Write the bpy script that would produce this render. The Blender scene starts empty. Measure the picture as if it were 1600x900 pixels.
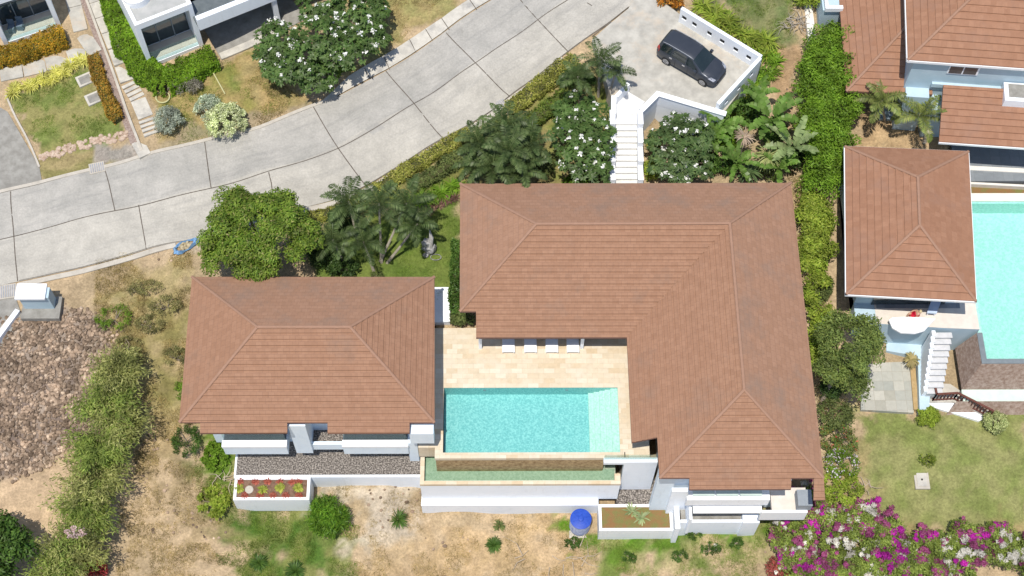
import bpy, bmesh, math, random
import numpy as np
from mathutils import Vector, Matrix
random.seed(7); RNG=np.random.default_rng(7)
S=bpy.context.scene; C=S.collection
# ---------------------------------------------------------------- camera
F,TH,RO,PS,CH=2325.6,0.4762,0.0208,0.0249,78.0
def W(px,py,z=0):
    """point of the place at height z seen at photo pixel px,py (survey helper)"""
    c,s=math.cos(RO),math.sin(RO);a,b=px-800,py-450
    u=a*c+b*s;v=-a*s+b*c
    X=u;Y=F*math.sin(TH)-v*math.cos(TH);D=F*math.cos(TH)+v*math.sin(TH)
    k=(CH-z)/D;X*=k;Y*=k
    c,s=math.cos(PS),math.sin(PS)
    return Vector((X*c+Y*s,-X*s+Y*c,z))
cam=bpy.data.cameras.new('camera'); co=bpy.data.objects.new('camera',cam); C.objects.link(co); S.camera=co
cam.sensor_width=36; cam.lens=F/1600*36; cam.clip_start=1; cam.clip_end=3000
R0=Vector((1,0,0));U0=Vector((0,math.cos(TH),math.sin(TH)));F0=Vector((0,math.sin(TH),-math.cos(TH)))
rt=R0*math.cos(RO)+U0*math.sin(RO); up=-R0*math.sin(RO)+U0*math.cos(RO)
M=Matrix((rt,up,-F0)).transposed().to_4x4()
co.matrix_world=Matrix.Translation((0,0,CH))@Matrix.Rotation(-PS,4,'Z')@M
# ---------------------------------------------------------------- light
SUN=Vector((-.116,-.27,1)).normalized()
w=bpy.data.worlds.new('World'); S.world=w; w.use_nodes=True
nt=w.node_tree; sky=nt.nodes.new('ShaderNodeTexSky'); sky.sky_type='NISHITA'; sky.sun_disc=False
sky.sun_elevation=math.asin(SUN.z); sky.sun_rotation=math.atan2(SUN.x,SUN.y)
nt.links.new(sky.outputs[0],nt.nodes['Background'].inputs[0]); nt.nodes['Background'].inputs[1].default_value=0.138
sl=bpy.data.lights.new('sun','SUN'); sl.energy=4.6; sl.angle=math.radians(.5); sl.color=(1,.945,.85)
so=bpy.data.objects.new('sun',sl); C.objects.link(so); so.rotation_euler=(SUN).to_track_quat('Z','Y').to_euler()
S.view_settings.view_transform='Standard'; S.view_settings.look='None'; S.view_settings.exposure=-0.08; S.view_settings.gamma=1
# ---------------------------------------------------------------- materials
MATS={}
def mat(name,col,col2=None,scale=3.0,rough=.75,bump=0.0,bscale=None,metal=0.0,contrast=(.35,.65),detail=6,col3=None,scale3=.5,c3=(.5,.7),spec=.3):
    if name in MATS: return MATS[name]
    m=bpy.data.materials.new(name); m.use_nodes=True; n=m.node_tree; N=n.nodes; L=n.links
    b=N['Principled BSDF']; b.inputs['Roughness'].default_value=rough; b.inputs['Metallic'].default_value=metal
    b.inputs['Specular IOR Level'].default_value=spec
    tc=N.new('ShaderNodeTexCoord')
    col=tuple(col)+(1,); col2=tuple(col2 or [min(1,c*1.12) for c in col[:3]])[:3]+(1,)
    nz=N.new('ShaderNodeTexNoise'); nz.inputs['Scale'].default_value=scale; nz.inputs['Detail'].default_value=detail; nz.inputs['Roughness'].default_value=.62
    L.new(tc.outputs['Object'],nz.inputs['Vector'])
    mr=N.new('ShaderNodeMapRange'); mr.inputs[1].default_value=contrast[0]; mr.inputs[2].default_value=contrast[1]; L.new(nz.outputs[0],mr.inputs[0])
    mx=N.new('ShaderNodeMix'); mx.data_type='RGBA'; mx.inputs[6].default_value=col; mx.inputs[7].default_value=col2; L.new(mr.outputs[0],mx.inputs[0])
    out=mx.outputs[2]
    if col3:
        n3=N.new('ShaderNodeTexNoise'); n3.inputs['Scale'].default_value=scale3; n3.inputs['Detail'].default_value=8; n3.inputs['Roughness'].default_value=.7
        L.new(tc.outputs['Object'],n3.inputs['Vector'])
        m3=N.new('ShaderNodeMapRange'); m3.inputs[1].default_value=c3[0]; m3.inputs[2].default_value=c3[1]; L.new(n3.outputs[0],m3.inputs[0])
        x3=N.new('ShaderNodeMix'); x3.data_type='RGBA'; x3.inputs[7].default_value=tuple(col3)+(1,); L.new(out,x3.inputs[6]); L.new(m3.outputs[0],x3.inputs[0]); out=x3.outputs[2]
    L.new(out,b.inputs['Base Color'])
    if bump:
        bn=N.new('ShaderNodeTexNoise'); bn.inputs['Scale'].default_value=bscale or scale*4; bn.inputs['Detail'].default_value=4; L.new(tc.outputs['Object'],bn.inputs['Vector'])
        bp=N.new('ShaderNodeBump'); bp.inputs['Strength'].default_value=1; bp.inputs['Distance'].default_value=bump; L.new(bn.outputs[0],bp.inputs['Height']); L.new(bp.outputs[0],b.inputs['Normal'])
    MATS[name]=m; return m
def leafmat(name,a,b,tr=.25,rough=.5,c=None,gain=None):
    if gain is None: gain=1.5 if max(b)<.35 else 1.12
    a,b,c=[None if q is None else tuple(min(.9,x*gain) for x in q) for q in (a,b,c)]; tr=min(.45,tr*1.3) if gain>1 else tr
    m=bpy.data.materials.new(name); m.use_nodes=True; n=m.node_tree; N=n.nodes; L=n.links
    p=N['Principled BSDF']; p.inputs['Roughness'].default_value=rough; p.inputs['Specular IOR Level'].default_value=.22
    g=N.new('ShaderNodeNewGeometry'); r=N.new('ShaderNodeValToRGB'); r.color_ramp.elements[0].color=tuple(a)+(1,); r.color_ramp.elements[1].color=tuple(b)+(1,)
    if c: e=r.color_ramp.elements.new(.88); e.color=tuple(b)+(1,); r.color_ramp.elements[2].color=tuple(c)+(1,)
    L.new(g.outputs['Random Per Island'],r.inputs[0])
    tc=N.new('ShaderNodeTexCoord'); nz=N.new('ShaderNodeTexNoise'); nz.inputs['Scale'].default_value=1.1; nz.inputs['Detail'].default_value=3; L.new(tc.outputs['Object'],nz.inputs['Vector'])
    mr=N.new('ShaderNodeMapRange'); mr.inputs[1].default_value=.35; mr.inputs[2].default_value=.65; mr.inputs[3].default_value=.66; mr.inputs[4].default_value=1.4; L.new(nz.outputs[0],mr.inputs[0])
    mm=N.new('ShaderNodeVectorMath'); mm.operation='SCALE'; L.new(r.outputs[0],mm.inputs[0]); L.new(mr.outputs[0],mm.inputs['Scale'])
    L.new(mm.outputs[0],p.inputs['Base Color'])
    t=N.new('ShaderNodeBsdfTranslucent'); L.new(mm.outputs[0],t.inputs[0]); x=N.new('ShaderNodeMixShader'); x.inputs[0].default_value=tr
    L.new(p.outputs[0],x.inputs[1]); L.new(t.outputs[0],x.inputs[2]); L.new(x.outputs[0],N['Material Output'].inputs[0]); return m
def streaky(m,col,scale=2.2,lo=.55,hi=.8,amt=.5):
    n=m.node_tree;N=n.nodes;L=n.links;p=N['Principled BSDF'];src=p.inputs['Base Color'].links[0].from_socket
    tc=N.new('ShaderNodeTexCoord');mp=N.new('ShaderNodeMapping');mp.inputs['Scale'].default_value=(scale,scale,scale*.16);L.new(tc.outputs['Object'],mp.inputs[0])
    nz=N.new('ShaderNodeTexNoise');nz.inputs['Scale'].default_value=1.6;nz.inputs['Detail'].default_value=7;nz.inputs['Roughness'].default_value=.7;L.new(mp.outputs[0],nz.inputs['Vector'])
    mr=N.new('ShaderNodeMapRange');mr.inputs[1].default_value=lo;mr.inputs[2].default_value=hi;mr.inputs[4].default_value=amt;L.new(nz.outputs[0],mr.inputs[0])
    x=N.new('ShaderNodeMix');x.data_type='RGBA';x.inputs[7].default_value=tuple(col)+(1,);L.new(src,x.inputs[6]);L.new(mr.outputs[0],x.inputs[0]);L.new(x.outputs[2],p.inputs['Base Color'])
white=mat('white_paint',(.83,.88,.95),(.87,.91,.97),1.5,.6,col3=(.70,.74,.78),scale3=.8,c3=(.6,.85))
vwall=mat('villa_wall_paint',(.70,.80,.90),(.76,.85,.93),1.5,.6)
stairw=mat('stair_white',(.66,.65,.62),(.74,.73,.70),3,.8,col3=(.5,.49,.46),scale3=1.5,c3=(.52,.75))
streaky(white,(.5,.5,.48),amt=.3); streaky(vwall,(.45,.47,.48),amt=.3)
whiteb=mat('white_paint_clean',(.84,.86,.9),(.88,.9,.93),1.5,.5); streaky(whiteb,(.5,.49,.46),3,.56,.85,.5)
bluewall=mat('pale_blue_paint',(.42,.55,.63),(.48,.6,.68),1.2,.7)
concrete=mat('concrete',(.385,.36,.315),(.52,.485,.425),1.1,.9,.004,30,col3=(.29,.28,.265),scale3=.22,c3=(.42,.66),detail=12,contrast=(.3,.7))
concd=mat('driveway_concrete',(.36,.345,.31),(.5,.48,.43),1.6,.9,.004,30,col3=(.5,.42,.33),scale3=.35,c3=(.5,.65),detail=10)
concg=mat('grey_concrete',(.22,.21,.19),(.32,.31,.285),2,.9,.006,30,detail=10)
joint=mat('joint_filler',(.09,.075,.06),(.16,.14,.12),3,.9)
kerbm=mat('kerb_concrete',(.44,.405,.35),(.54,.5,.44),3,.9,.004,col3=(.36,.33,.28),scale3=1.5,c3=(.5,.7))
slabm=mat('path_slab',(.46,.435,.385),(.58,.55,.49),2.2,.85,.003,col3=(.33,.32,.3),scale3=.9,c3=(.5,.7))
trav=None
stone=mat('stacked_stone',(.25,.16,.08),(.50,.36,.2),6,.85,.03,12)
stone2=mat('neighbour_stone',(.25,.17,.13),(.42,.33,.28),5,.85,.03,12)
gravelm=mat('gravel_mix',(.08,.07,.062),(.42,.375,.335),12,.9,.03,18,contrast=(.43,.66),detail=3)
glassm=mat('dark_glass',(.03,.045,.055),(.06,.08,.09),1,.08,spec=.8)
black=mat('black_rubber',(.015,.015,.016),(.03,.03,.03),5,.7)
brown=mat('dark_brown_wood',(.10,.035,.025),(.16,.06,.045),6,.6)
fascia=mat('fascia_brown',(.16,.085,.065),(.2,.11,.085),6,.7)
soil=mat('planter_soil',(.13,.075,.05),(.24,.15,.105),8,.95,.02)
rust=mat('dry_grass_soil',(.23,.13,.055),(.17,.165,.055),1.6,.95,.02,20,contrast=(.42,.6))
bark=mat('bark',(.2,.16,.12),(.34,.29,.23),6,.9,.01)
palmbark=mat('palm_bark',(.3,.26,.2),(.42,.38,.32),9,.9,.01)
steel=mat('grate_steel',(.3,.31,.34),(.42,.43,.46),6,.6,metal=.3)
def clearglass(name,col,alpha=.72):
    m=bpy.data.materials.new(name); m.use_nodes=True; n=m.node_tree; N=n.nodes; L=n.links
    p=N['Principled BSDF']; p.inputs['Base Color'].default_value=(.3,.42,.4,1); p.inputs['Roughness'].default_value=.05
    t=N.new('ShaderNodeBsdfTransparent'); t.inputs[0].default_value=tuple(col)+(1,); x=N.new('ShaderNodeMixShader'); x.inputs[0].default_value=alpha
    L.new(p.outputs[0],x.inputs[1]); L.new(t.outputs[0],x.inputs[2]); L.new(x.outputs[0],N['Material Output'].inputs[0]); return m
bal=clearglass('balustrade_glass',(.9,.96,.94),.85)
def water(name,col,bump=.02,bs=2.2):
    m=bpy.data.materials.new(name); m.use_nodes=True; n=m.node_tree; N=n.nodes; L=n.links
    N.remove(N['Principled BSDF'])
    t=N.new('ShaderNodeBsdfTransparent'); t.inputs[0].default_value=tuple(col)+(1,)
    g=N.new('ShaderNodeBsdfGlossy'); g.inputs['Roughness'].default_value=.06
    tc=N.new('ShaderNodeTexCoord'); nz=N.new('ShaderNodeTexNoise'); nz.inputs['Scale'].default_value=bs; nz.inputs['Detail'].default_value=3; L.new(tc.outputs['Object'],nz.inputs['Vector'])
    bp=N.new('ShaderNodeBump'); bp.inputs['Distance'].default_value=bump; L.new(nz.outputs[0],bp.inputs['Height']); L.new(bp.outputs[0],g.inputs['Normal'])
    fr=N.new('ShaderNodeFresnel'); fr.inputs[0].default_value=1.33; L.new(bp.outputs[0],fr.inputs['Normal'])
    x=N.new('ShaderNodeMixShader'); L.new(fr.outputs[0],x.inputs[0]); L.new(t.outputs[0],x.inputs[1]); L.new(g.outputs[0],x.inputs[2]); L.new(x.outputs[0],N['Material Output'].inputs[0]); return m
def caustic_mosaic(name,a,b,c,sc=5.5):  # speckle in the tile colour stands in for caustic light underwater
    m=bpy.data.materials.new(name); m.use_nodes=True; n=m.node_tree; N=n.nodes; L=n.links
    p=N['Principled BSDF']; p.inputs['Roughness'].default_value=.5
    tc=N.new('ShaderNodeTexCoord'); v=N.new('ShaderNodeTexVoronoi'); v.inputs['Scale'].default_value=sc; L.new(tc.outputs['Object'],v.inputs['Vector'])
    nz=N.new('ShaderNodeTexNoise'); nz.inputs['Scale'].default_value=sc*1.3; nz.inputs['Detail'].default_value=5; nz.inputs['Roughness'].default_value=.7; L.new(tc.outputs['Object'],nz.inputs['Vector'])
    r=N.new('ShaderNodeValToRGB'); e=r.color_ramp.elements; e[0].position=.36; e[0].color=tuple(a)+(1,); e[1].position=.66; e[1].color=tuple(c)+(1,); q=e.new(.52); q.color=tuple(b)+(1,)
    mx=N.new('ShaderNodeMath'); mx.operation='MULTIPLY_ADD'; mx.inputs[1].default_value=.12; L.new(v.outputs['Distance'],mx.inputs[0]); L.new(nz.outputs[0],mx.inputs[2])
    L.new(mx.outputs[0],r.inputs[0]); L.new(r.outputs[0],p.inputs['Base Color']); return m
def brickmat(name,cols,w,h,mortar,mcol,off=.5,uv=False,rough=.8,stain=None,sscale=.5,sc=(.5,.75),msize=.01,bump=0):
    """tiles: random colour per tile"""
    m=bpy.data.materials.new(name); m.use_nodes=True; n=m.node_tree; N=n.nodes; L=n.links
    p=N['Principled BSDF']; p.inputs['Roughness'].default_value=rough; p.inputs['Specular IOR Level'].default_value=.25
    tc=N.new('ShaderNodeTexCoord'); src=tc.outputs['UV' if uv else 'Object']
    b=N.new('ShaderNodeTexBrick'); b.offset=off; b.inputs['Color1'].default_value=(0,0,0,1); b.inputs['Color2'].default_value=(1,1,1,1); b.inputs['Mortar'].default_value=(.5,.5,.5,1)
    b.inputs['Scale'].default_value=1; b.inputs['Brick Width'].default_value=w; b.inputs['Row Height'].default_value=h; b.inputs['Mortar Size'].default_value=msize; b.inputs['Mortar Smooth'].default_value=.3
    L.new(src,b.inputs['Vector'])
    r=N.new('ShaderNodeValToRGB'); e=r.color_ramp.elements; e[0].color=tuple(cols[0])+(1,); e[1].color=tuple(cols[-1])+(1,)
    for i,cc in enumerate(cols[1:-1]): q=e.new((i+1)/(len(cols)-1)); q.color=tuple(cc)+(1,)
    L.new(b.outputs['Color'],r.inputs[0])
    mx=N.new('ShaderNodeMix'); mx.data_type='RGBA'; mx.inputs[7].default_value=tuple(mcol)+(1,)
    ff=N.new('ShaderNodeMath'); ff.operation='MULTIPLY'; ff.inputs[1].default_value=mortar; L.new(b.outputs['Fac'],ff.inputs[0]); L.new(ff.outputs[0],mx.inputs[0]); L.new(r.outputs[0],mx.inputs[6])
    nz=N.new('ShaderNodeTexNoise'); nz.inputs['Scale'].default_value=3.5; nz.inputs['Detail'].default_value=8; nz.inputs['Roughness'].default_value=.7; L.new(tc.outputs['Object'],nz.inputs['Vector'])
    mr=N.new('ShaderNodeMapRange'); mr.inputs[1].default_value=.3; mr.inputs[2].default_value=.7; mr.inputs[3].default_value=.91; mr.inputs[4].default_value=1.09; L.new(nz.outputs[0],mr.inputs[0])
    sm=N.new('ShaderNodeVectorMath'); sm.operation='SCALE'; L.new(mx.outputs[2],sm.inputs[0]); L.new(mr.outputs[0],sm.inputs['Scale']); out=sm.outputs[0]
    if stain:
        n3=N.new('ShaderNodeTexNoise'); n3.inputs['Scale'].default_value=sscale; n3.inputs['Detail'].default_value=9; n3.inputs['Roughness'].default_value=.68; L.new(tc.outputs['Object'],n3.inputs['Vector'])
        m3=N.new('ShaderNodeMapRange'); m3.inputs[1].default_value=sc[0]; m3.inputs[2].default_value=sc[1]; m3.inputs[4].default_value=.75; L.new(n3.outputs[0],m3.inputs[0])
        x3=N.new('ShaderNodeMix'); x3.data_type='RGBA'; x3.inputs[7].default_value=tuple(stain)+(1,); L.new(out,x3.inputs[6]); L.new(m3.outputs[0],x3.inputs[0]); out=x3.outputs[2]
    L.new(out,p.inputs['Base Color'])
    if bump:
        bp=N.new('ShaderNodeBump'); bp.inputs['Distance'].default_value=bump; bp.invert=True; L.new(b.outputs['Fac'],bp.inputs['Height']); L.new(bp.outputs[0],p.inputs['Normal'])
    return m
RC=[(.288,.157,.098),(.305,.168,.106),(.322,.18,.115)]
rooft=brickmat('clay_roof_tiles',RC,.33,.29,.42,(.16,.09,.065),uv=True,stain=(.22,.15,.115),sscale=.4,sc=(.55,.8),msize=.011)
rooft_n=brickmat('clay_roof_tiles_weathered',[(.295,.167,.108),(.31,.177,.116),(.325,.188,.125)],.33,.29,.42,(.17,.10,.075),uv=True,stain=(.205,.16,.135),sscale=.4,sc=(.5,.78),msize=.011)
RC2=[(.29,.15,.092),(.31,.163,.101),(.332,.178,.112)]
roofr=brickmat('neighbour_roof_tiles',RC2,.33,.36,.25,(.2,.1,.07),uv=True,stain=(.28,.165,.12),sscale=.5,sc=(.52,.74),msize=.008)
capm=mat('ridge_tile',(.31,.182,.125),(.34,.20,.14),3,.8)
trav=brickmat('travertine_paving',[(.60,.50,.36),(.66,.57,.44),(.58,.46,.31),(.70,.62,.50),(.62,.53,.40)],.62,.31,.25,(.5,.42,.3),stain=(.66,.6,.5),sscale=.7,sc=(.5,.7))
slate=brickmat('patio_slabs',[(.36,.35,.3),(.45,.44,.39),(.33,.34,.31),(.5,.48,.42)],.62,.62,.7,(.3,.26,.2),off=0)
floorg=brickmat('grey_floor_tiles',[(.2,.22,.24),(.25,.27,.29)],.6,.6,.5,(.15,.15,.15),off=0)
# ---------------------------------------------------------------- object helpers
def tag(o,label=None,cat=None,group=None,kind=None):
    if label: o['label']=label
    if cat: o['category']=cat
    if group: o['group']=group
    if kind: o['kind']=kind
    return o
def thing(name,label,cat,loc=(0,0,0),group=None,rz=0):
    o=bpy.data.objects.new(name,None); o.empty_display_size=.3; C.objects.link(o); o.location=loc; o.rotation_euler=(0,0,rz)
    return tag(o,label,cat,group)
class MB:
    def __init__(s): s.v=[];s.f=[];s.uv=[];s.mi=[]
    def add(s,vs,fs,uvs=None,mi=0):
        b=len(s.v); s.v+= [tuple(p) for p in vs]
        for i,f in enumerate(fs):
            s.f.append([b+k for k in f]); s.uv.append(uvs[i] if uvs else None); s.mi.append(mi)
        return s
    def box(s,x0,y0,z0,x1,y1,z1,mi=0):
        x0,x1=min(x0,x1),max(x0,x1);y0,y1=min(y0,y1),max(y0,y1);z0,z1=min(z0,z1),max(z0,z1)
        return s.prism([(x0,y0),(x1,y0),(x1,y1),(x0,y1)],z0,z1,mi)
    def prism(s,poly,z0,z1,mi=0):
        a=sum(poly[i][0]*poly[(i+1)%len(poly)][1]-poly[(i+1)%len(poly)][0]*poly[i][1] for i in range(len(poly)))
        if a<0: poly=poly[::-1]
        n=len(poly); vs=[(p[0],p[1],z0) for p in poly]+[(p[0],p[1],z1) for p in poly]
        fs=[list(range(n))[::-1],list(range(n,2*n))]+[[i,(i+1)%n,n+(i+1)%n,n+i] for i in range(n)]
        return s.add(vs,fs,mi=mi)
    def bar(s,p,q,w,z0,z1,mi=0,ext=0):
        """wall of width w along plan segment p-q"""
        p=Vector(p[:2]);q=Vector(q[:2]);d=(q-p).normalized();n=Vector((-d.y,d.x))*w/2;p=p-d*ext;q=q+d*ext
        return s.prism([(p-n)[:],(q-n)[:],(q+n)[:],(p+n)[:]],z0,z1,mi)
    def beam(s,p,q,w,h=None):
        p=Vector(p);q=Vector(q);h=h or w;d=(q-p).normalized();a=d.cross(Vector((0,0,1)))
        if a.length<.01:a=Vector((1,0,0))
        a.normalize();b=a.cross(d);a*=w/2;b*=h/2
        vs=[p-a-b,p+a-b,p+a+b,p-a+b,q-a-b,q+a-b,q+a+b,q-a+b]
        return s.add(vs,[[0,3,2,1],[4,5,6,7],[0,1,5,4],[1,2,6,5],[2,3,7,6],[3,0,4,7]])
    def tube(s,pts,rad,n=8,cap=True):
        pts=[Vector(p) for p in pts]; 
        if not hasattr(rad,'__len__'): rad=[rad]*len(pts)
        vs=[];prev=None
        for i,p in enumerate(pts):
            d=(pts[min(i+1,len(pts)-1)]-pts[max(i-1,0)]).normalized()
            a=d.cross(Vector((0,0,1)) if abs(d.z)<.9 else Vector((1,0,0))).normalized() if prev is None else (prev-d*prev.dot(d)).normalized()
            prev=a;b=d.cross(a)
            for k in range(n):
                t=2*math.pi*k/n; vs.append(p+(a*math.cos(t)+b*math.sin(t))*rad[i])
        fs=[[i*n+k,i*n+(k+1)%n,(i+1)*n+(k+1)%n,(i+1)*n+k] for i in range(len(pts)-1) for k in range(n)]
        if cap: fs+=[list(range(n))[::-1],[(len(pts)-1)*n+k for k in range(n)]]
        return s.add(vs,fs)
    def lathe(s,c,prof,n=24):
        c=Vector(c);vs=[];m=len(prof)
        for r,z in prof:
            for k in range(n): t=2*math.pi*k/n; vs.append(c+Vector((r*math.cos(t),r*math.sin(t),z)))
        fs=[[i*n+k,i*n+(k+1)%n,(i+1)*n+(k+1)%n,(i+1)*n+k] for i in range(m-1) for k in range(n)]
        fs+=[list(range(n))[::-1],[(m-1)*n+k for k in range(n)]]
        return s.add(vs,fs)
    def rock(s,c,r,sq=.7,seed=0):
        rr=random.Random(seed); c=Vector(c)
        vs=[];n=7
        a0=rr.random()*6
        for j,(z,q) in enumerate(((-.6,.8),(0,1),(.55,.75))):
            for k in range(n): t=a0+2*math.pi*k/n; g=q*rr.uniform(.75,1.15); vs.append(c+Vector((r[0]*g*math.cos(t),r[1]*g*math.sin(t),r[2]*z*rr.uniform(.8,1.2))))
        vs.append(c+Vector((0,0,r[2]*rr.uniform(.7,.95))))
        fs=[[i*n+k,i*n+(k+1)%n,(i+1)*n+(k+1)%n,(i+1)*n+k] for i in range(2) for k in range(n)]+[[2*n+k,2*n+(k+1)%n,3*n] for k in range(n)]
        return s.add(vs,fs)
    def build(s,name,m,parent=None,smooth=False,**kw):
        me=bpy.data.meshes.new(name); me.from_pydata(s.v,[],s.f)
        for x in (m if isinstance(m,(list,tuple)) else [m]): me.materials.append(x)
        if any(s.mi): me.polygons.foreach_set('material_index',s.mi)
        if any(u is not None for u in s.uv):
            l=me.uv_layers.new(name='UVMap'); flat=[]
            for f,u in zip(s.f,s.uv): flat+= [c for p in (u or [(0,0)]*len(f)) for c in p]
            l.data.foreach_set('uv',flat)
        if smooth: me.polygons.foreach_set('use_smooth',[True]*len(s.f))
        me.update(); o=bpy.data.objects.new(name,me); C.objects.link(o)
        if parent:
            o.parent=parent
            p=parent; L=Vector((0,0,0))
            if kw.get('world',True):
                while p is not None: L+=p.location; p=p.parent
                o.location=-L
        return o
def struct(o,kind='structure'): o['kind']=kind; return o
def copytree(o,parent=None):
    c=o.copy(); C.objects.link(c); c.parent=parent
    for ch in list(o.children): copytree(ch,c)
    return c
# ---------------------------------------------------------------- terrain heights
CP=[(-200,420,-1.0),(0,370,-.6),(150,300,0),(300,260,.4),(450,240,.9),(600,170,1.4),(750,90,2.0),(900,20,2.5),(950,0,2.6),(1000,-60,2.9),
(60,170,.6),(250,170,.9),(400,130,1.3),(560,60,1.8),(700,0,2.3),(100,20,1.2),(250,30,1.5),(450,0,2),(0,300,-.1),(0,100,.8),
(1060,90,2.6),(1130,120,2.5),(990,60,2.6),(1010,130,2.5),(1060,240,.3),(1040,215,.3),(1000,260,.3),(1110,220,.4),(950,200,.6),(940,270,.2),(1160,200,.5),(1190,100,1.4),(1160,150,.9),(1150,30,2.1),
(700,350,0),(690,440,0),(600,370,.1),(640,290,.7),(720,300,.3),(830,270,.2),(900,260,.1),(560,330,.6),(480,370,.4),(870,170,1.1),(800,200,1.2),(920,120,2.0),(700,250,1.1),
(1200,60,1.9),(1220,130,1.2),(1200,200,.5),(1260,280,0),(1280,400,-.3),(1290,600,-1.4),(1300,720,-2.3),(1240,260,.1),
(300,400,-.3),(200,450,-.8),(100,450,-.8),(60,480,-.9),(250,550,-1.2),(250,700,-2.5),(80,600,-1.5),(60,740,-3),(200,850,-4.2),(0,900,-4.5),(300,850,-4.5),(340,740,-3.3),(420,850,-5),(560,765,-4.0),(600,762,-4.0),(520,800,-4.4),(645,800,-5.5),(640,765,-4.2),(800,815,-5.9),(700,880,-6.3),(900,860,-6),(1000,850,-5.8),(1150,845,-5.5),(1000,895,-6.4),(1250,860,-5.2),(1200,830,-5.3),(660,812,-5.9),(960,840,-5.9),
(1400,700,-2.8),(1500,800,-3.2),(1590,680,-2.8),(1345,690,-2.7),(1380,800,-3.4),(1400,880,-4.2),(1590,880,-4),(1385,600,-2.75),(1330,560,-1.8),(1320,480,-.6),(1540,660,-2.8),(1450,650,-2.8),
(1400,180,.3),(1450,210,.3),(1350,210,.3),(1280,50,1.8),(1240,100,1.8),(1240,20,2.3),(1160,10,2.5),(1500,150,.2),(1550,400,-2.0),(1450,560,-2.7),(1550,600,-2.7),(1420,500,-2.3)]
cp=np.array([tuple(W(*c)) for c in CP])
CUT=[(-16.0,30.6,-3.6,39.0,-2.9),(-3.9,29.2,8.4,36.5,-3.0),(-1.0,29.8,16.4,44.4,-1.6),(9.0,28.0,16.3,33,-5.0),(-3.8,29.0,6.8,31.5,-4.5),(17.6,31.6,24.6,36.6,-2.9),(28.2,46.5,36,51,0.0)]
def T(x,y):
    x=np.asarray(x,float);y=np.asarray(y,float);sh=x.shape;x=x.ravel();y=y.ravel();o=np.empty_like(x)
    for i in range(0,len(x),20000):
        d2=(x[i:i+20000,None]-cp[None,:,0])**2+(y[i:i+20000,None]-cp[None,:,1])**2+.15
        wt=d2**-1.6; o[i:i+20000]=(wt*cp[None,:,2]).sum(1)/wt.sum(1)
    return o.reshape(sh)
def Tz(x,y): return float(T(np.array([x]),np.array([y]))[0])
def G(px,py):
    z=0
    for _ in range(8): p=W(px,py,z); z=.5*z+.5*Tz(p.x,p.y)
    p=W(px,py,z); p.z=Tz(p.x,p.y); return p
# value noise
_P=RNG.random((256,256))
def vn(x,y):
    xi=np.floor(x).astype(int);yi=np.floor(y).astype(int);fx=x-xi;fy=y-yi;fx=fx*fx*(3-2*fx);fy=fy*fy*(3-2*fy)
    a=_P[xi%256,yi%256];b=_P[(xi+1)%256,yi%256];c=_P[xi%256,(yi+1)%256];d=_P[(xi+1)%256,(yi+1)%256]
    return (a*(1-fx)+b*fx)*(1-fy)+(c*(1-fx)+d*fx)*fy
def fbm(x,y,o=5):
    s=0;a=.5
    for i in range(o): s=s+a*vn(x+17*i,y+31*i); x=x*2.03;y=y*2.03;a*=.5
    return s
def sdpoly(x,y,P):
    """signed distance, negative inside"""
    P=np.array(P);n=len(P);d=np.full(x.shape,1e9);ins=np.zeros(x.shape,bool)
    for i in range(n):
        a=P[i];b=P[(i+1)%n];e=b-a;wx=x-a[0];wy=y-a[1];t=np.clip((wx*e[0]+wy*e[1])/(e@e+1e-9),0,1)
        d=np.minimum(d,(wx-t*e[0])**2+(wy-t*e[1])**2)
        c=((a[1]>y)!=(b[1]>y))&(x<(b[0]-a[0])*(y-a[1])/(b[1]-a[1]+1e-12)+a[0]); ins^=c
    d=np.sqrt(d); return np.where(ins,-d,d)
def inpoly(x,y,P): return sdpoly(np.atleast_1d(x),np.atleast_1d(y),P)<0
def GP(pts): return [tuple(G(*p)[:2]) for p in pts]
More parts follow.
